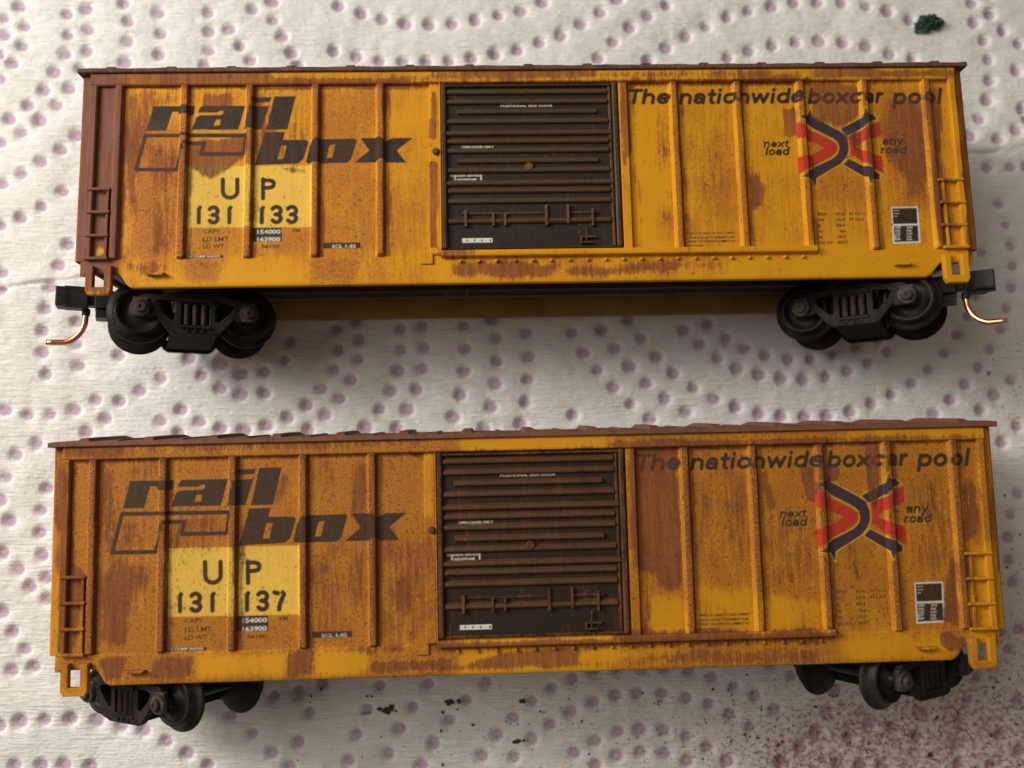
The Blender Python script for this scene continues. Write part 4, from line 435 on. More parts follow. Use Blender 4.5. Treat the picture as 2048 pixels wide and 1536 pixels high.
# ------------------------------------------------------------------ trucks (built once, then copied)
AXLE_V, TRUCK_U, TRUCK_W = -15.6, 39.7, -9.25
def truck_parts():
    out = []
    outer = [(-7.1, -0.95), (-7.1, 0.75), (-6.5, 1.45), (-5.2, 1.65), (-3.6, 1.75), (-1.9, 2.05), (1.9, 2.05), (3.6, 1.75), (5.2, 1.65), (6.5, 1.45), (7.1, 0.75), (7.1, -0.95),
             (4.45, -0.95), (4.1, -0.7), (2.75, -2.35), (2.3, -2.6), (-2.3, -2.6), (-2.75, -2.35), (-4.1, -0.7), (-4.45, -0.95)]
    outer = [(a * .86 if abs(a) > 6 else a, b) for a, b in outer]
    tri = [(2.15, 1.1), (3.7, 1.0), (4.05, 0.75), (3.7, 0.05), (2.5, -1.15), (2.15, -1.0)]
    win = [(-1.45, 0.75), (1.45, 0.75), (1.45, -1.55), (-1.45, -1.55)]
    for s in (1, -1):
        w0, w1 = (5.75, 6.55) if s > 0 else (-6.55, -5.75)
        V, F = plate(outer, [tri, [(-a, b) for a, b in tri][::-1], win], w0, w1, 0.12)
        wf = w1 if s > 0 else w0
        ex = [(V, F)]
        for b in (-0.9, -0.15, 0.6): pass
        ex.append(box(-1.75, 1.75, 0.95, 1.45, min(wf, wf + s * .3), max(wf, wf + s * .3), 0.08))
        ex.append(box(-1.6, 1.6, -1.95, -1.65, min(wf, wf + s * .22), max(wf, wf + s * .22), 0.06))
        for a in (-0.8, 0, 0.8): ex.append(box(a - .12, a + .12, -2.35, -1.95, min(wf, wf + s * .15), max(wf, wf + s * .15), 0.04))
        out.append(('side_frame', join(*ex), M_FRAME, False))
        for a in (-0.9, 0, 0.9):
            pr = []
            for i in range(25): pr.append((0.36 + 0.07 * math.cos(i * math.pi), -1.52 + i * 0.093))
            V2, F2 = lathe(pr, 16, 'v', (a, 0, (w0 + w1) / 2))
            out.append(('spring', (V2, F2), M_SPRING, True))
        for a in (-5.65, 5.65):
            z = [(1.0, 0), (1.05, .25), (0.95, .55), (0.62, .62), (0.60, .9), (0.5, 1.0), (0.22, 1.0), (0.18, .86)]
            V2, F2 = lathe([(r, (w1 if s > 0 else w0) - s * .12 + s * t) for r, t in z], 24, 'w', (a, 0, 0))
            if s < 0: F2 = [tuple(reversed(f)) for f in F2]
            bx = box(a - .75, a + .75, -0.95, 1.2, min(wf - s * .3, wf + s * .18), max(wf - s * .3, wf + s * .18), 0.12)
            out.append(('bearing_cap', join((V2, F2), bx), M_CAP, False))
    wheelp = [(0.4, 3.5), (1.7, 3.55), (2.2, 3.7), (3.30, 3.7), (3.42, 3.85), (3.40, 4.05), (3.2, 4.2), (2.85, 4.35), (2.72, 4.6), (2.62, 5.1), (2.52, 5.22), (2.28, 5.22), (2.18, 5.1), (2.08, 4.9), (1.5, 4.72), (0.9, 4.9), (0.75, 5.25), (0.3, 5.3)]
    for a in (-5.65, 5.65):
        for s in (1, -1):
            V, F = lathe([(r, s * t) for r, t in wheelp], 64, 'w', (a, 0, 0))
            if s > 0: F = [tuple(reversed(f)) for f in F]
            out.append(('wheel', (V, F), M_WHEEL, True))
        out.append(('axle', lathe([(0.12, -5.9), (0.5, -5.3), (0.55, -3.6), (0.45, -3), (0.45, 3), (0.55, 3.6), (0.5, 5.3), (0.12, 5.9)], 20, 'w', (a, 0, 0)), M_BLACK, True))
    out.append(('bolster', join(box(-1.6, 1.6, -1.75, 0.9, -5.45, 5.45, .2), box(-2.5, 2.5, -2.3, -1.5, -5.6, 5.6, .1), box(-4.2, 4.2, -0.1, 0.7, -2.2, 2.2, .15), lathe([(1.8, .7), (1.8, 2.2), (1.0, 2.3), (1.0, 3.3)], 32, 'v')), M_BOLSTER, False))
    # coupler box, draft arm, head
    cp = [box(4.0, 10.3, 0.75, 2.75, -1.75, 1.75, .12), box(8.6, 10.2, -0.25, 0.72, -1.2, 1.2, .1), box(10.2, 11.2, 1.15, 2.6, -0.8, 0.8, .1),
          box(11.0, 13.4, 0.7, 3.15, -1.25, 0.6, .12), box(12.6, 14.25, 0.85, 3.05, -1.25, 0.15, .14), box(13.3, 14.2, 0.95, 2.95, 0.35, 1.5, .12), box(11.3, 13.5, 0.95, 2.95, 0.5, 1.45, .12),
          lathe([(0.42, 0.1), (0.45, 0.8)], 16, 'v', (11.2, 0, 0))]
    out.append(('coupler', join(*cp), M_BLACK, False))
    pts = [(11.2, 0.9, 0), (11.2, 0.3, 0), (11.25, -0.25, 0.05)] + [(11.25 + 2.6 * (1 - math.cos(t)) , -0.25 - 2.75 * math.sin(t), 0.05 + .5 * t) for t in np.linspace(0.15, 1.35, 14)]
    pts += [(pts[-1][0] + 0.85 * k, pts[-1][1] - 0.02 * k, pts[-1][2] + .1 * k) for k in (0.7, 1.4, 2.1)]
    out.append(('trip_pin', tube(pts, 0.34, 14, [1] * (len(pts) - 1) + [.92]), M_COPPER, True))
    return out
TRUCK_CACHE = []
def make_truck(parent, side, ang):
    t = bpy.data.objects.new('truck', None); COL.objects.link(t); t.empty_display_size = 0.004
    t.parent = parent
    t.location = (side * TRUCK_U * S, AXLE_V * S, (TRUCK_W + H) * S)
    t.rotation_euler = (0, math.radians(ang + (180 if side < 0 else 0)), 0)
    if not TRUCK_CACHE:
        for name, (V, F), m, sm in truck_parts():
            o = mk(name, V, F, m, t, smooth=sm, zoff=0); TRUCK_CACHE.append(o)
    else:
        for src in TRUCK_CACHE:
            o = src.copy(); COL.objects.link(o); o.parent = t
    return t

# ------------------------------------------------------------------ one boxcar
def make_boxcar(k, skin, root, angles):
    MB, MD, MR = M_BODY[k], M_DOOR[k], M_ROOF[k]
    FAR = -18.6
    PW = -0.5
    # body: fine near panel, plain far panel, floor, top, ends behind the end panels
    us = np.arange(-48.4, 48.41, 0.075); vs = np.arange(-10.5, 10.55, 0.075)
    V, F = grid(us, vs, PW)
    n = len(V); nu, nv = len(us), len(vs)
    vb = np.array([(u, v, w) for w in (PW, FAR + .5) for v in (vs[0], vs[-1]) for u in (us[0], us[-1])])
    Fb = np.array([(0, 4, 5, 1), (2, 3, 7, 6), (0, 2, 6, 4), (1, 5, 7, 3), (4, 6, 7, 5)]) + n
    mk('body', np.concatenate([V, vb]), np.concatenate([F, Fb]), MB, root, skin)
    # posts
    posts = [-45.28, -38.13, -30.97, -23.71, -16.57, 16.28, 23.52, 30.67, 37.94, 45.1]
    for i, u in enumerate(posts):
        b = 0.60; t = 0.26
        pr = [(u - b, PW - .05), (u - b, PW), (u - b * .72, PW + .22), (u - t - .08, -0.05), (u - t, 0), (u, 0.015), (u + t, 0), (u + t + .08, -0.05), (u + b * .72, PW + .22), (u + b, PW), (u + b, PW - .05)]
        V, F = vbar(-10.42, 9.32, pr, 0.09)
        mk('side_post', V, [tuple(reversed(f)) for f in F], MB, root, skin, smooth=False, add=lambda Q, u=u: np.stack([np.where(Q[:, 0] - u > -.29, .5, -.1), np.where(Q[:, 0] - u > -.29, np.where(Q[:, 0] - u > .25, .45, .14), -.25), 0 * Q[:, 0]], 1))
    for s in (-1, 1):
        a = sorted((s * 47.62, s * 48.42))
        V, F = vbar(-10.45, 9.32, prof(a[0], a[1], PW - .05, -0.02, .12), 0.15)
        mk('corner_post', V, [tuple(reversed(f)) for f in F], MB, root, skin)
    # top rails and sills on both sides
    V, F = hbar(-48.45, 48.45, [(9.28, PW - .05), (9.30, -0.12), (9.42, 0.0), (9.7, .03), (10.0, .03), (10.3, .03), (10.62, 0.02), (10.62, PW - .05)], 0.15)
    mk('top_rail', V, F, MB, root, skin)
    V, F = hbar(-48.45, 48.45, [(9.28, FAR + .55), (9.30, FAR + .1), (10.62, FAR), (10.62, FAR + .55)], 4)
    mk('top_rail', V, [tuple(reversed(f)) for f in F], MB, root, skin)
    us2 = np.unique(np.concatenate([np.arange(-48.4, 48.41, 0.15), [-44.75, -43.35, 43.65, 45.15]]))
    bot = np.interp(us2, [-48.5, -44.75, -44.4, -43.7, -43.2, 43.5, 44.0, 44.8, 45.2, 48.5], [-11.95, -11.95, -12.25, -13.3, -13.58, -13.58, -13.3, -12.3, -12.0, -12.0])
    V, F = closed_sheet(us2, np.full(len(us2), -10.42), bot, 14, PW + .1, PW - .55, 0.12)
    mk('side_sill', V, F, MB, root, skin)
    V, F = closed_sheet(us2, np.full(len(us2), -10.42), bot, 4, FAR + .95, FAR + .2, 0.05)
    mk('side_sill', V, F, M_SILL_SHADE, root)
    # end panels with shallow horizontal ribs, end beams
    for s in (-1, 1):
        vv = np.linspace(-10.5, 10.62, 110); ww = np.concatenate([[-0.62], np.linspace(-0.9, FAR + .9, 40), [FAR + .6]])
        R = []
        def ue(v, w): return 49.55 + 0.16 * max(0, math.sin((v + 10.5) / 21.1 * math.pi * 9)) * min(1, min(-w - .9, w - FAR - .9) / 1.2 if -w > .9 and w > FAR + .9 else 0)
        Vv = []; 
        for v in vv:
            Vv.append((s * 48.38, v, -0.62)); Vv.append((s * 49.3, v, -0.62)); Vv.append((s * 49.5, v, -0.75))
            for w in ww[1:-1]: Vv.append((s * ue(v, w), v, w))
            Vv.append((s * 49.3, v, FAR + .6)); Vv.append((s * 48.38, v, FAR + .6))
        nn = len(ww) + 3; Ff = []
        for j in range(len(vv) - 1):
            for i in range(nn - 1):
                q = (j * nn + i, j * nn + i + 1, (j + 1) * nn + i + 1, (j + 1) * nn + i); Ff.append(q if s > 0 else tuple(reversed(q)))
        Ff.append(tuple(range(nn)) if s < 0 else tuple(range(nn - 1, -1, -1))); Ff.append(tuple((len(vv) - 1) * nn + i for i in (range(nn) if s > 0 else range(nn - 1, -1, -1))))
        mk('end_panel', Vv, Ff, MB, root, skin)
        a = sorted((s * 48.38, s * 48.95))
        V, F = plate([(-10.5, -0.75), (-12.2, -0.75), (-12.0, -1.6), (-11.1, -2.2), (-11.1, FAR + 2.2), (-12.0, FAR + 1.6), (-12.2, FAR + .7), (-10.5, FAR + .7)], [], a[0], a[1], .06)
        V = [(w, u, v) for u, v, w in V]
        mk('end_beam', V, F, MB, root, skin, add=(0, .1, 0))
    # roof: eave flange, low gable, cross ribs
    R = []
    sec = [(10.64, FAR - .25), (10.64, 0.27), (10.72, 0.36), (11.05, 0.36), (11.16, 0.25), (11.30, -1.2), (11.85, -9.3), (11.30, FAR + 1.2), (11.16, FAR - .15), (11.05, FAR - .33), (10.72, FAR - .33)]
    n = 160
    for i in range(n + 1):
        u = -49.75 + 99.5 * i / n; sag = 0.03 * math.sin(u * .9) + .02 * math.sin(u * 2.3 + k)
        R.append([(u, v + (sag if v > 11 else 0), w) for v, w in sec])
    V, F = loft(R); mk('roof', V, [tuple(reversed(f)) for f in F], MR, root, skin, wear=(.5, .45 if k == 0 else .25, .2))
    rr = []
    for i in range(15):
        u = -46.2 + i * 6.6
        for q, (wd, ht) in enumerate(((1.45, 0.40), (0.7, .18))):
            uc = u + q * 3.3
            if uc > 48: continue
            Rr = []
            for w, v in [(0.14, 11.04), (-0.35, 11.16), (-1.2, 11.24), (-9.3, 11.79), (FAR + 1.2, 11.24), (FAR + .2, 11.08)]:
                hh = ht * (0.85 if w == 0.14 else 1)
                Rr.append([(uc - wd / 2, v, w), (uc - wd * .3, v + hh, w), (uc + wd * .3, v + hh, w), (uc + wd / 2, v, w)])
            rr.append(loft(Rr))
    for V, F in rr: mk('roof_rib', V, F, MR, root, skin, wear=(.5, .5 if k == 0 else .15, .2))
    # door
    us3 = np.arange(-9.85, 9.86, 0.07); vs3 = np.arange(-9.9, 9.26, 0.07)
    V, F = grid(us3, vs3, PW + .12)
    door = bpy.data.objects.new('door', None)
    door = mk('door', V, F, MD, root, skin, wear=(0.12, .04 if k == 0 else .12, 0))
    P = lambda name, g, **kw: mk(name, g[0], g[1], MD, door, skin, **kw)
    dw = PW + .10
    hb = lambda u0, u1, v, h, w1: hbar(u0, u1, [(v - h * .7, dw), (v - h * .66, w1 - .16), (v - h * .42, w1 - .03), (v - h * .1, w1), (v + h * .45, w1 - .09), (v + h, dw + .05), (v + h, dw)], .4)
    fr = [hb(-9.85, 9.85, 8.98, .24, 0.05), hb(-9.85, 9.85, -9.75, .14, -0.1)]
    vb_ = lambda u, h, w1: [(u - h, dw), (u - h, w1 - .1), (u - h * .5, w1), (u + h * .5, w1), (u + h, w1 - .1), (u + h, dw)]
    fr += [(v, [tuple(reversed(f)) for f in F]) for v, F in (vbar(-9.85, 9.2, vb_(-9.55, .28, .10), .4), vbar(-9.85, 9.2, vb_(9.56, .28, .10), .4), vbar(-9.6, 8.9, vb_(9.0, .16, -.18), .4))]
    for i, g in enumerate(fr): P('door_frame', g, wear=(.6, (.12, .05, .15, .1, .62)[i] if k == 0 else .42, .2))
    ribs = [(7.52, 0), (5.62, 0), (3.67, 1), (1.72, 0), (-0.60, 2), (-2.18, 0), (-4.15, 0), (-6.15, 1), (-8.15, 0)]
    DR = [DRIBS[i] for i in range(len(DRIBS))]
    for v, kind in DR:
        a, b = ((-9.15, 8.75), (-8.05, 7.55), (-9.4, 9.2))[kind]
        P('door_rib', hb(a, b, v, 0.40, 0.0), wear=(.85, .06 if k == 0 else .24, 0))
    # lock bar and latch plates on the lower door
    lb = [hbar(-7.7, 7.4, [(-5.96, dw), (-5.9, -.2), (-5.7, -.16), (-5.66, dw)], .5)]
    P('lock_bar', lb[0], wear=(.6, .35, 0))
    for u0, u1, v0, v1, w1 in ((-7.42, -7.1, -7.35, -5.5, .08), (-4.35, -4.1, -7.3, -5.85, .08), (-3.08, -2.8, -7.25, -5.85, .02), (1.45, 1.75, -7.3, -4.95, .12), (3.85, 4.1, -7.1, -4.95, .12), (6.55, 6.8, -7.4, -5.45, .1)):
        P('bracket', box(u0, u1, v0, v1, dw - .02, w1, .05), wear=(.7, .45, 0))
    P('latch_plate', box(-4.1, -3.05, -7.1, -5.95, dw - .02, -.22, .04), wear=(.1, 0, 0)); P('latch_plate', box(1.75, 3.86, -7.05, -4.95, dw - .02, -.15, .04), wear=(.1, 0, 0))
    hd = [tube([(6.0, -7.4, -.2), (5.95, -8.2, -.05), (5.9, -9.1, -.1)], .09, 8), box(5.35, 7.0, -8.75, -8.5, dw, .05, .06), box(5.3, 6.6, -9.35, -9.15, dw, 0, .06), box(5.25, 5.45, -9.4, -8.5, dw, .08, .05)]
    P('door_handle', join(*hd), wear=(.7, .3, 0))
    P('round_plate', lathe([(0.44, dw), (0.43, .06), (.34, .1), (.30, .05), (.12, .05), (.05, .08)], 24, 'w', (-0.2, -0.55, 0)), wear=(.9, .75 if k == 0 else .1, .6))
    # door posts, stop, tracks with bolts, gusset plate
    for (a, b, w1) in ((-11.15, -10.05, -.12), (-10.05, -9.86, .12), (10.02, 10.98, -.05)):
        V, F = vbar(-10.42, 9.3, prof(a, b, PW - .05, w1, .07), .12); mk('door_post', V, [tuple(reversed(f)) for f in F], MB, root, skin)
    mk('door_stop', *lathe([(0.36, PW), (0.38, .2), (.3, .38), (.1, .4)], 20, 'w', (-10.45, 1.25, 0)), MD, root, skin, wear=(.9, .9, 0))
    V, F = hbar(-10.0, 31.25, [(-10.75, PW), (-10.72, .1), (-10.62, .26), (-10.4, .30), (-10.15, .28), (-10.02, .18), (-10.0, PW)], .2); lt = mk('lower_track', V, F, MB, root, skin)
    for i in range(21):
        u = -7.9 + i * 1.98
        if u > 30.6: break
        V, F = lathe([(0.21, PW + .05), (.21, -.2), (.15, -.1), (.04, -.08)], 10, 'w', (u, -11.15, 0)); mk('bolt', V, F, MB, lt, skin)
    V, F = hbar(-13.0, 31.4, [(9.22, PW), (9.25, .1), (9.36, .24), (9.55, .27), (9.72, .24), (9.8, .04)], .2); mk('upper_track', V, F, MB, root, skin, add=(0.1, .15, 0))
    mk('gusset_plate', *box(-12.25, -10.9, -11.4, -9.85, PW, PW + .32, .06), MB, root, skin)
    for s in (-1, 1):
        V, F = plate([(s * 41.65, -12.05), (s * 41.4, -12.35), (s * 39.8, -12.35), (s * 39.6, -12.05)][::s], [], PW, PW + .75, .1); mk('jacking_pad', V, F, MB, root, skin, add=(.2, .2 if k else 0, 0))
    # ladders
    for s in (-1, 1):
        lad = bpy.data.objects.new('ladder', None)
        V1 = [box(s * 46.05 - .13, s * 46.05 + .13, -10.4, -2.5, PW, -.05, .05), box(s * 47.95 - .13, s * 47.95 + .13, -10.4, 9.0, PW, -.1, .05)]
        lad = mk('ladder', *join(*V1), MB, root, skin)
        a, b = (-48.25, -45.7) if s < 0 else (45.35, 48.3)
        for v in (-2.62, -5.22, -7.82, -10.36):
            mk('rung', *hbar(a, b, [(v - .17, -.12), (v - .14, .14), (v, .2), (v + .14, .14), (v + .17, -.12), (v, -.16)], .3), MB, lad, skin)
        # stirrup step: two hangers and a tread bar
        c = s * 46.55
        g = plate([(c - 1.38, -11.2), (c - 1.38, -13.9), (c - 1.1, -14.4), (c + 1.1, -14.4), (c + 1.38, -13.9), (c + 1.38, -11.2), (c + .58, -11.2), (c + .58, -13.55), (c - .58, -13.55), (c - .58, -11.2)], [], PW + .0, PW + .75, .12)
        mk('stirrup_step', *g, MB, root, skin)
    # underframe
    uf = [box(-47.5, 47.5, -11.0, -10.52, FAR + 1.4, -1.15, .05), box(-46, 46, -11.75, -11.0, -7.6, -7.2, .05), box(-46, 46, -11.75, -11.0, -11.3, -10.9, .05), box(-33, 33, -11.35, -11.0, -5.3, -5.0, .04)]
    for u in (-39.7, 39.7): uf.append(box(u - 3, u + 3, -12.3, -11.0, -15.5, -3.0, .2))
    und = mk('underframe', *join(*uf), M_FLOOR, root)
    mk('floor_stringer', *join(box(-46, 46, -11.2, -11.0, -13.0, -12.8, .04), box(-46, 46, -11.25, -11.0, -17.1, -16.85, .04)), M_ROD, und)
    mk('brake_rod', *join(tube([(-10.0, -11.6, -13.0), (-9.6, -12.1, -13), (-8.2, -12.15, -13)], .1, 8), tube([(-7.6, -11.5, -13), (-7.5, -12.5, -13)], .12, 8), tube([(-6.6, -12.0, -13), (-4.8, -11.95, -13)], .1, 8)), M_ROD, und)
    for s, a in zip((-1, 1), angles): make_truck(root, s, a)

def place(root, pose):
    x, y, t, rx = pose
    Uv = Vector((math.cos(t), math.sin(t), 0)); Vv = Vector((-math.sin(t) * math.cos(rx), math.cos(t) * math.cos(rx), math.sin(rx))); Nv = Uv.cross(Vv)
    M = Matrix((Uv, Vv, Nv)).transposed().to_4x4()
    M.translation = (Vector((x, y, H)) - Nv * H) * S
    root.matrix_world = M

car_a = thing('boxcar', 'yellow model boxcar numbered 131 133, lying on its side with both couplers showing', 'model boxcar', 'weathered model boxcars lying on the towel')
place(car_a, (4.401144, 37.6999, 0.0213107, 0.0042886))
make_boxcar(0, Skin(NUM_A, WEAR_A), car_a, (22, -31))
car_b = thing('boxcar', 'more heavily rust-streaked yellow model boxcar numbered 131 137, its trucks swivelled outward', 'model boxcar', 'weathered model boxcars lying on the towel')
place(car_b, (4.4505477, -3.4187471, 0.0244987, 0.0387078))
make_boxcar(1, Skin(NUM_B, WEAR_B), car_b, (-31, 31))

# ------------------------------------------------------------------ paper towel
rng = np.random.default_rng(5)
X0, X1, Y0, Y1, DT = -94.0, 96.0, -66.0, 84.0, 0.2
tx = np.arange(X0, X1 + .01, DT); ty = np.arange(Y0, Y1 + .01, DT)
def smooth_noise(sc, seed):
    r = np.random.default_rng(seed); gx = int((X1 - X0) / sc) + 4; gy = int((Y1 - Y0) / sc) + 4
    g = r.standard_normal((gy, gx))
    def c1(t): return t * t * (3 - 2 * t)
    a = (tx - X0) / sc; b = (ty - Y0) / sc; i = a.astype(int); j = b.astype(int); fa = c1(a - i)[None]; fb = c1(b - j)[:, None]
    G = lambda dj, di: g[np.ix_(j + dj, i + di)]
    return (G(0, 0) * (1 - fa) + G(0, 1) * fa) * (1 - fb) + (G(1, 0) * (1 - fa) + G(1, 1) * fa) * fb
hgt = 0.15 * smooth_noise(7, 1) + 0.075 * smooth_noise(3, 2) + 0.030 * smooth_noise(1.0, 3) + 0.014 * smooth_noise(0.5, 4)
dot = np.zeros_like(hgt); pit = np.zeros_like(hgt)
for x, y in DOTS + DOTS_OUT:
    i0 = int((x - 4.5 - X0) / DT); i1 = int((x + 4.5 - X0) / DT); j0 = int((y - 4.5 - Y0) / DT); j1 = int((y + 4.5 - Y0) / DT)
    i0, j0 = max(i0, 0), max(j0, 0); i1, j1 = min(i1, len(tx)), min(j1, len(ty))
    if i1 <= i0 or j1 <= j0: continue
    xx, yy = np.meshgrid(tx[i0:i1], ty[j0:j1])
    ex, ey = rng.normal(0, .05, 2); rad = 0.67 + rng.normal(0, .035)
    r = np.hypot((xx - x) * (1 + ex), (yy - y) * (1 + ey)) / rad * 0.73
    dp = 0.47 + rng.normal(0, .07)
    pit[j0:j1, i0:i1] = np.minimum(pit[j0:j1, i0:i1], -dp * (0.5 + 0.5 * np.cos(np.pi * np.clip((r - .50) / .80, 0, 1))) - .20 * np.exp(-(r / 1.9) ** 2))
    dot[j0:j1, i0:i1] = np.maximum(dot[j0:j1, i0:i1], np.clip((0.77 - r) / 0.12, 0, 1))
hgt = hgt + pit + 0.12
xx, yy = np.meshgrid(tx, ty)
# perforation: a shallow slit with uncut bridges; the part beyond it sits a little higher
tyl = np.interp(tx, [p[0] for p in TEAR], [p[1] for p in TEAR])
sl = (TEAR[2][1] - TEAR[0][1]) / (TEAR[2][0] - TEAR[0][0]); tyl = tyl + np.where(tx < TEAR[0][0], (tx - TEAR[0][0]) * sl, 0) + np.where(tx > TEAR[2][0], (tx - TEAR[2][0]) * sl, 0)
d = yy - tyl[None] - 0.25 * smooth_noise(6, 9)[0][None]
brid = np.clip(smooth_noise(3.0, 11)[5][None] * 2 + 0.7, 0, 1)
hgt += 0.30 / (1 + np.exp(-d / .12)) * np.exp(-np.clip(d, 0, 9) / 3) - 0.55 * np.exp(-(d / .2) ** 2) * brid
# keep it flat under the cars
V = np.stack([xx.ravel(), yy.ravel(), hgt.ravel()], 1)
nx, ny = len(tx), len(ty); i = np.arange((ny - 1) * nx).reshape(ny - 1, nx)[:, :-1].ravel()
F = np.stack([i, i + 1, i + 1 + nx, i + nx], 1)
m, nt, nodes, links, bs = new_mat('quilted_tissue')
da = N(nt, 'ShaderNodeAttribute', attribute_name='print'); sp = nodes.new('ShaderNodeSeparateColor'); links.new(da.outputs['Color'], sp.inputs[0])
fib = noise(nt, coords(nt, (0.35, 3.6, 1), (0, 0, 0), (0, 0, 0.14)), 1.0, 6, 0.68, 0.5)
crm = noise(nt, coords(nt, (2.2, 3.0, 2)), 1.0, 3, 0.6)
spk = noise(nt, coords(nt, (2.3, 2.3, 2.3)), 1.0, 3.5, 0.62)
spk2 = noise(nt, coords(nt, (1.6, 1.6, 2), (7, 3, 1)), 1.0, 4, 0.62)
paper = mixc(nt, fib, (0.77, 0.755, 0.73), (0.88, 0.87, 0.85))
c = mixc(nt, mathn(nt, 'MULTIPLY', sp.outputs[0], mathn(nt, 'MULTIPLY_ADD', crm, 0.9, 0.45, True)), paper, (0.53, 0.37, 0.49))
c = mixc(nt, mathn(nt, 'MULTIPLY', sp.outputs[1], mathn(nt, 'MULTIPLY_ADD', spk2, 1.0, 0.0)), c, (0.36, 0.175, 0.145))
st = sstep(nt, mathn(nt, 'MULTIPLY_ADD', sp.outputs[1], 0.20, mathn(nt, 'MULTIPLY_ADD', sp.outputs[2], 0.07, spk)), 0.700, 0.745)
st = mathn(nt, 'MULTIPLY', st, sstep(nt, spk2, 0.42, 0.6))
c = mixc(nt, mathn(nt, 'MULTIPLY', st, 0.6), c, (0.17, 0.075, 0.055))
links.new(c, bs.inputs['Base Color']); bs.inputs['Roughness'].default_value = 0.9; bs.inputs['Specular IOR Level'].default_value = 0.15
bump(nt, bs, mathn(nt, 'ADD', mathn(nt, 'MULTIPLY', fib, 1.3), mathn(nt, 'MULTIPLY', crm, 0.5)), 0.9, 0.32)
tow = mk('paper_towel', V, F, m, None, smooth=True, zoff=0)
g = lambda x, y, r, q=1.0: np.exp(-(((xx - x) / r) ** 2 + ((yy - y) / (r * q)) ** 2))
stain = np.clip(2.0 * g(46, -34, 12, .72) + 0.85 * g(60, -30, 14, .9) + .35 * g(25, -30, 14, .6) + .22 * g(70, 18, 8, 1.0) + .3 * g(66, -12, 8, 1.6), 0, 1)
dirt = np.clip(1.0 * g(20, -28, 34, .45) + g(60, -22, 18, 1.2) + .9 * g(70, 15, 12, 1.0) + .35 * g(-20, -26, 16, .5) + .15, 0, 1)
a = tow.data.color_attributes.new('print', 'FLOAT_COLOR', 'POINT')
a.data.foreach_set('color', np.stack([dot.ravel(), stain.ravel(), dirt.ravel(), np.ones(dot.size)], 1).astype(np.float32).ravel())
tow['label'] = 'white quilted paper towel with lilac printed dots, spread under both boxcars'; tow['category'] = 'paper towel'
def ground_z(x, y):
    return float(hgt[int(np.clip((y - Y0) / DT, 0, ny - 1)), int(np.clip((x - X0) / DT, 0, nx - 1))])

# ------------------------------------------------------------------ dust, crumbs, foam clump
def lump(r, sx, sy, sz, seed, sub=2, rough=0.3):
    bm = bmesh.new(); bmesh.ops.create_icosphere(bm, subdivisions=sub, radius=1)
    R = random.Random(seed); 
    for q in bm.verts:
        f = 1 + R.uniform(-rough, rough); q.co = Vector((q.co.x * sx * f, q.co.y * sy * f, q.co.z * sz * f)) * r
    bm.verts.index_update(); out = [tuple(q.co) for q in bm.verts], [tuple(q.index for q in f.verts) for f in bm.faces]; bm.free(); return out
R = random.Random(3); parts = []
src = [(45, -32, 11, 6, 900), (60, -26, 12, 10, 380), (26, -28, 14, 5, 230), (4, -27, 12, 4, 110), (70, 13, 4, 4, 45), (-14, -26, 10, 4, 50), (66, 0, 6, 16, 70)]
octV = [(1, 0, 0), (-1, 0, 0), (0, 1, 0), (0, -1, 0), (0, 0, 1), (0, 0, -1)]; octF = [(0, 2, 4), (2, 1, 4), (1, 3, 4), (3, 0, 4), (2, 0, 5), (1, 2, 5), (3, 1, 5), (0, 3, 5)]
for cx, cy, sx, sy, n in src:
    for _ in range(n):
        x, y = R.gauss(cx, sx), R.gauss(cy, sy)
        if not (-90 < x < 92 and -60 < y < 80): continue
        s = min(0.34, 0.07 * math.exp(R.gauss(0.25, .5))); a = R.uniform(0, 6.28); k1, k2 = R.uniform(.6, 1.5), R.uniform(.5, 1.1); z = ground_z(x, y) + s * .15
        vv = []
        for p in octV:
            px, py, pz = p[0] * s * k1 * R.uniform(.7, 1.2), p[1] * s * k2 * R.uniform(.7, 1.2), p[2] * s * .4
            vv.append((x + px * math.cos(a) - py * math.sin(a), y + px * math.sin(a) + py * math.cos(a), z + pz))
        parts.append((vv, octF))
V, F = join(*parts)
o = mk('pigment_dust', V, F, M_DUST, None, zoff=0); o['kind'] = 'stuff'; o['label'] = 'fine red-brown pigment dust scattered over the lower right of the towel'; o['category'] = 'dust'
def crumb(p, lab, bits, r, seed):
    R = random.Random(seed); ps = []
    for i in range(bits):
        x, y = (p[0] + R.gauss(0, r * .62), p[1] + R.gauss(0, r * .3)) if bits > 1 else p
        r_ = r * .52
        v, f = lump(r_ * (R.uniform(.45, .8) if bits > 1 else 1), R.uniform(.9, 1.3), R.uniform(.7, 1.1), .35, seed * 31 + i, 1 if r < .5 else 2, .35)
        z = ground_z(x, y) + r * .10
        ps.append(([(a + x, b + y, c + z) for a, b, c in v], f))
    o = mk('crumb', *join(*ps), M_CRUMB, None, smooth=False, zoff=0); o['label'] = lab; o['category'] = 'crumb'; o['group'] = 'brown pigment crumbs on the towel'
C = CRUMBS
crumb(C[0], 'broad two-lobed dark brown crumb on the towel, leftmost big one below the lower boxcar', 7, .85, 1)
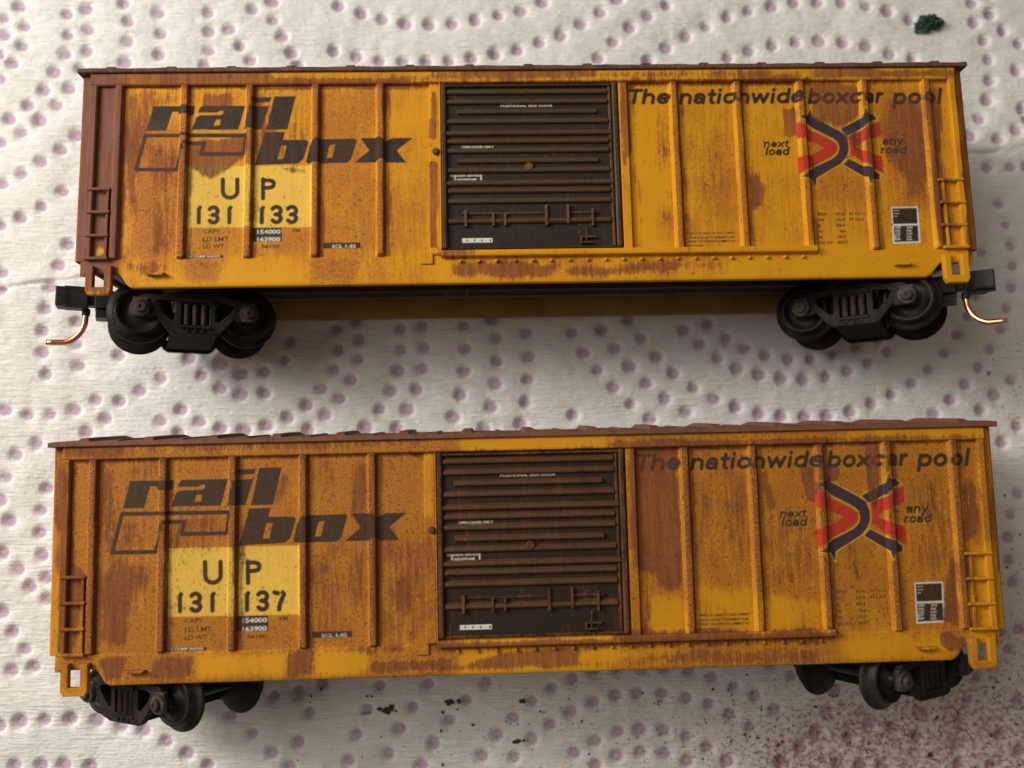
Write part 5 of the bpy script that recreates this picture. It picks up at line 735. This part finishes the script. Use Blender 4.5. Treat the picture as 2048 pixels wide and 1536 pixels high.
crumb(C[1], 'long flat dark brown crumb just under the lower boxcar door', 6, .80, 2)
crumb(C[2], 'ragged brown crumb beside a lilac dot below the right part of the lower boxcar door', 5, .5, 3)
crumb(C[3], 'slanted small brown crumb between two lilac dots below the lower boxcar door', 3, .42, 4)
crumb(C[4], 'loose crumbly ring of reddish brown grains near the bottom middle of the towel', 9, .55, 5)
crumb(C[5], 'small round dark brown crumb midway along the towel below the lower boxcar', 3, .36, 6)
crumb(C[6], 'roundish dark brown crumb in the reddish dust at the bottom right corner', 5, .6, 7)
crumb(C[7], 'small elongated brown crumb tailing a lilac dot below the lower boxcar lettering', 2, .42, 8)
crumb(C[8], 'dark smudgy crumb sitting inside a lilac dot below the lower boxcar', 3, .42, 9)
crumb(C[10], 'tiny single brown crumb under the left truck of the upper boxcar', 1, .3, 10)

# green foam clump: many small leaf flakes through a lumpy volume
R = random.Random(8); ps = []; cx, cy = TUFT
def clump_r(a): return 1 + .22 * math.sin(2 * a + .6) + .16 * math.sin(3 * a + 2) + .12 * math.sin(7 * a)
for i in range(520):
    a = R.uniform(0, 6.283); q = R.random() ** .5; rr = 1.55 * clump_r(a) * q
    x, y = cx + rr * 1.08 * math.cos(a), cy + rr * .86 * math.sin(a); z = 0.15 + R.random() * 1.6 * (1 - q * q * .8)
    s = R.uniform(.16, .34); t = Vector((R.gauss(0, 1), R.gauss(0, 1), R.gauss(0, 1))).normalized(); b = t.orthogonal().normalized(); n_ = t.cross(b)
    P0 = Vector((x, y, z + ground_z(x, y)))
    pts = [P0 + t * s, P0 + b * s * .6 + n_ * .05, P0 - t * s, P0 - b * s * .6 - n_ * .05, P0 + n_ * s * .35, P0 - n_ * s * .35]
    ps.append(([tuple(v) for v in pts], [(0, 1, 4), (1, 2, 4), (2, 3, 4), (3, 0, 4), (1, 0, 5), (2, 1, 5), (3, 2, 5), (0, 3, 5)]))
o = mk('foam_clump', *join(*ps), M_FOAM, None, zoff=0); o['label'] = 'small ragged clump of dark green foam on the towel above the upper boxcar'; o['category'] = 'foam clump'
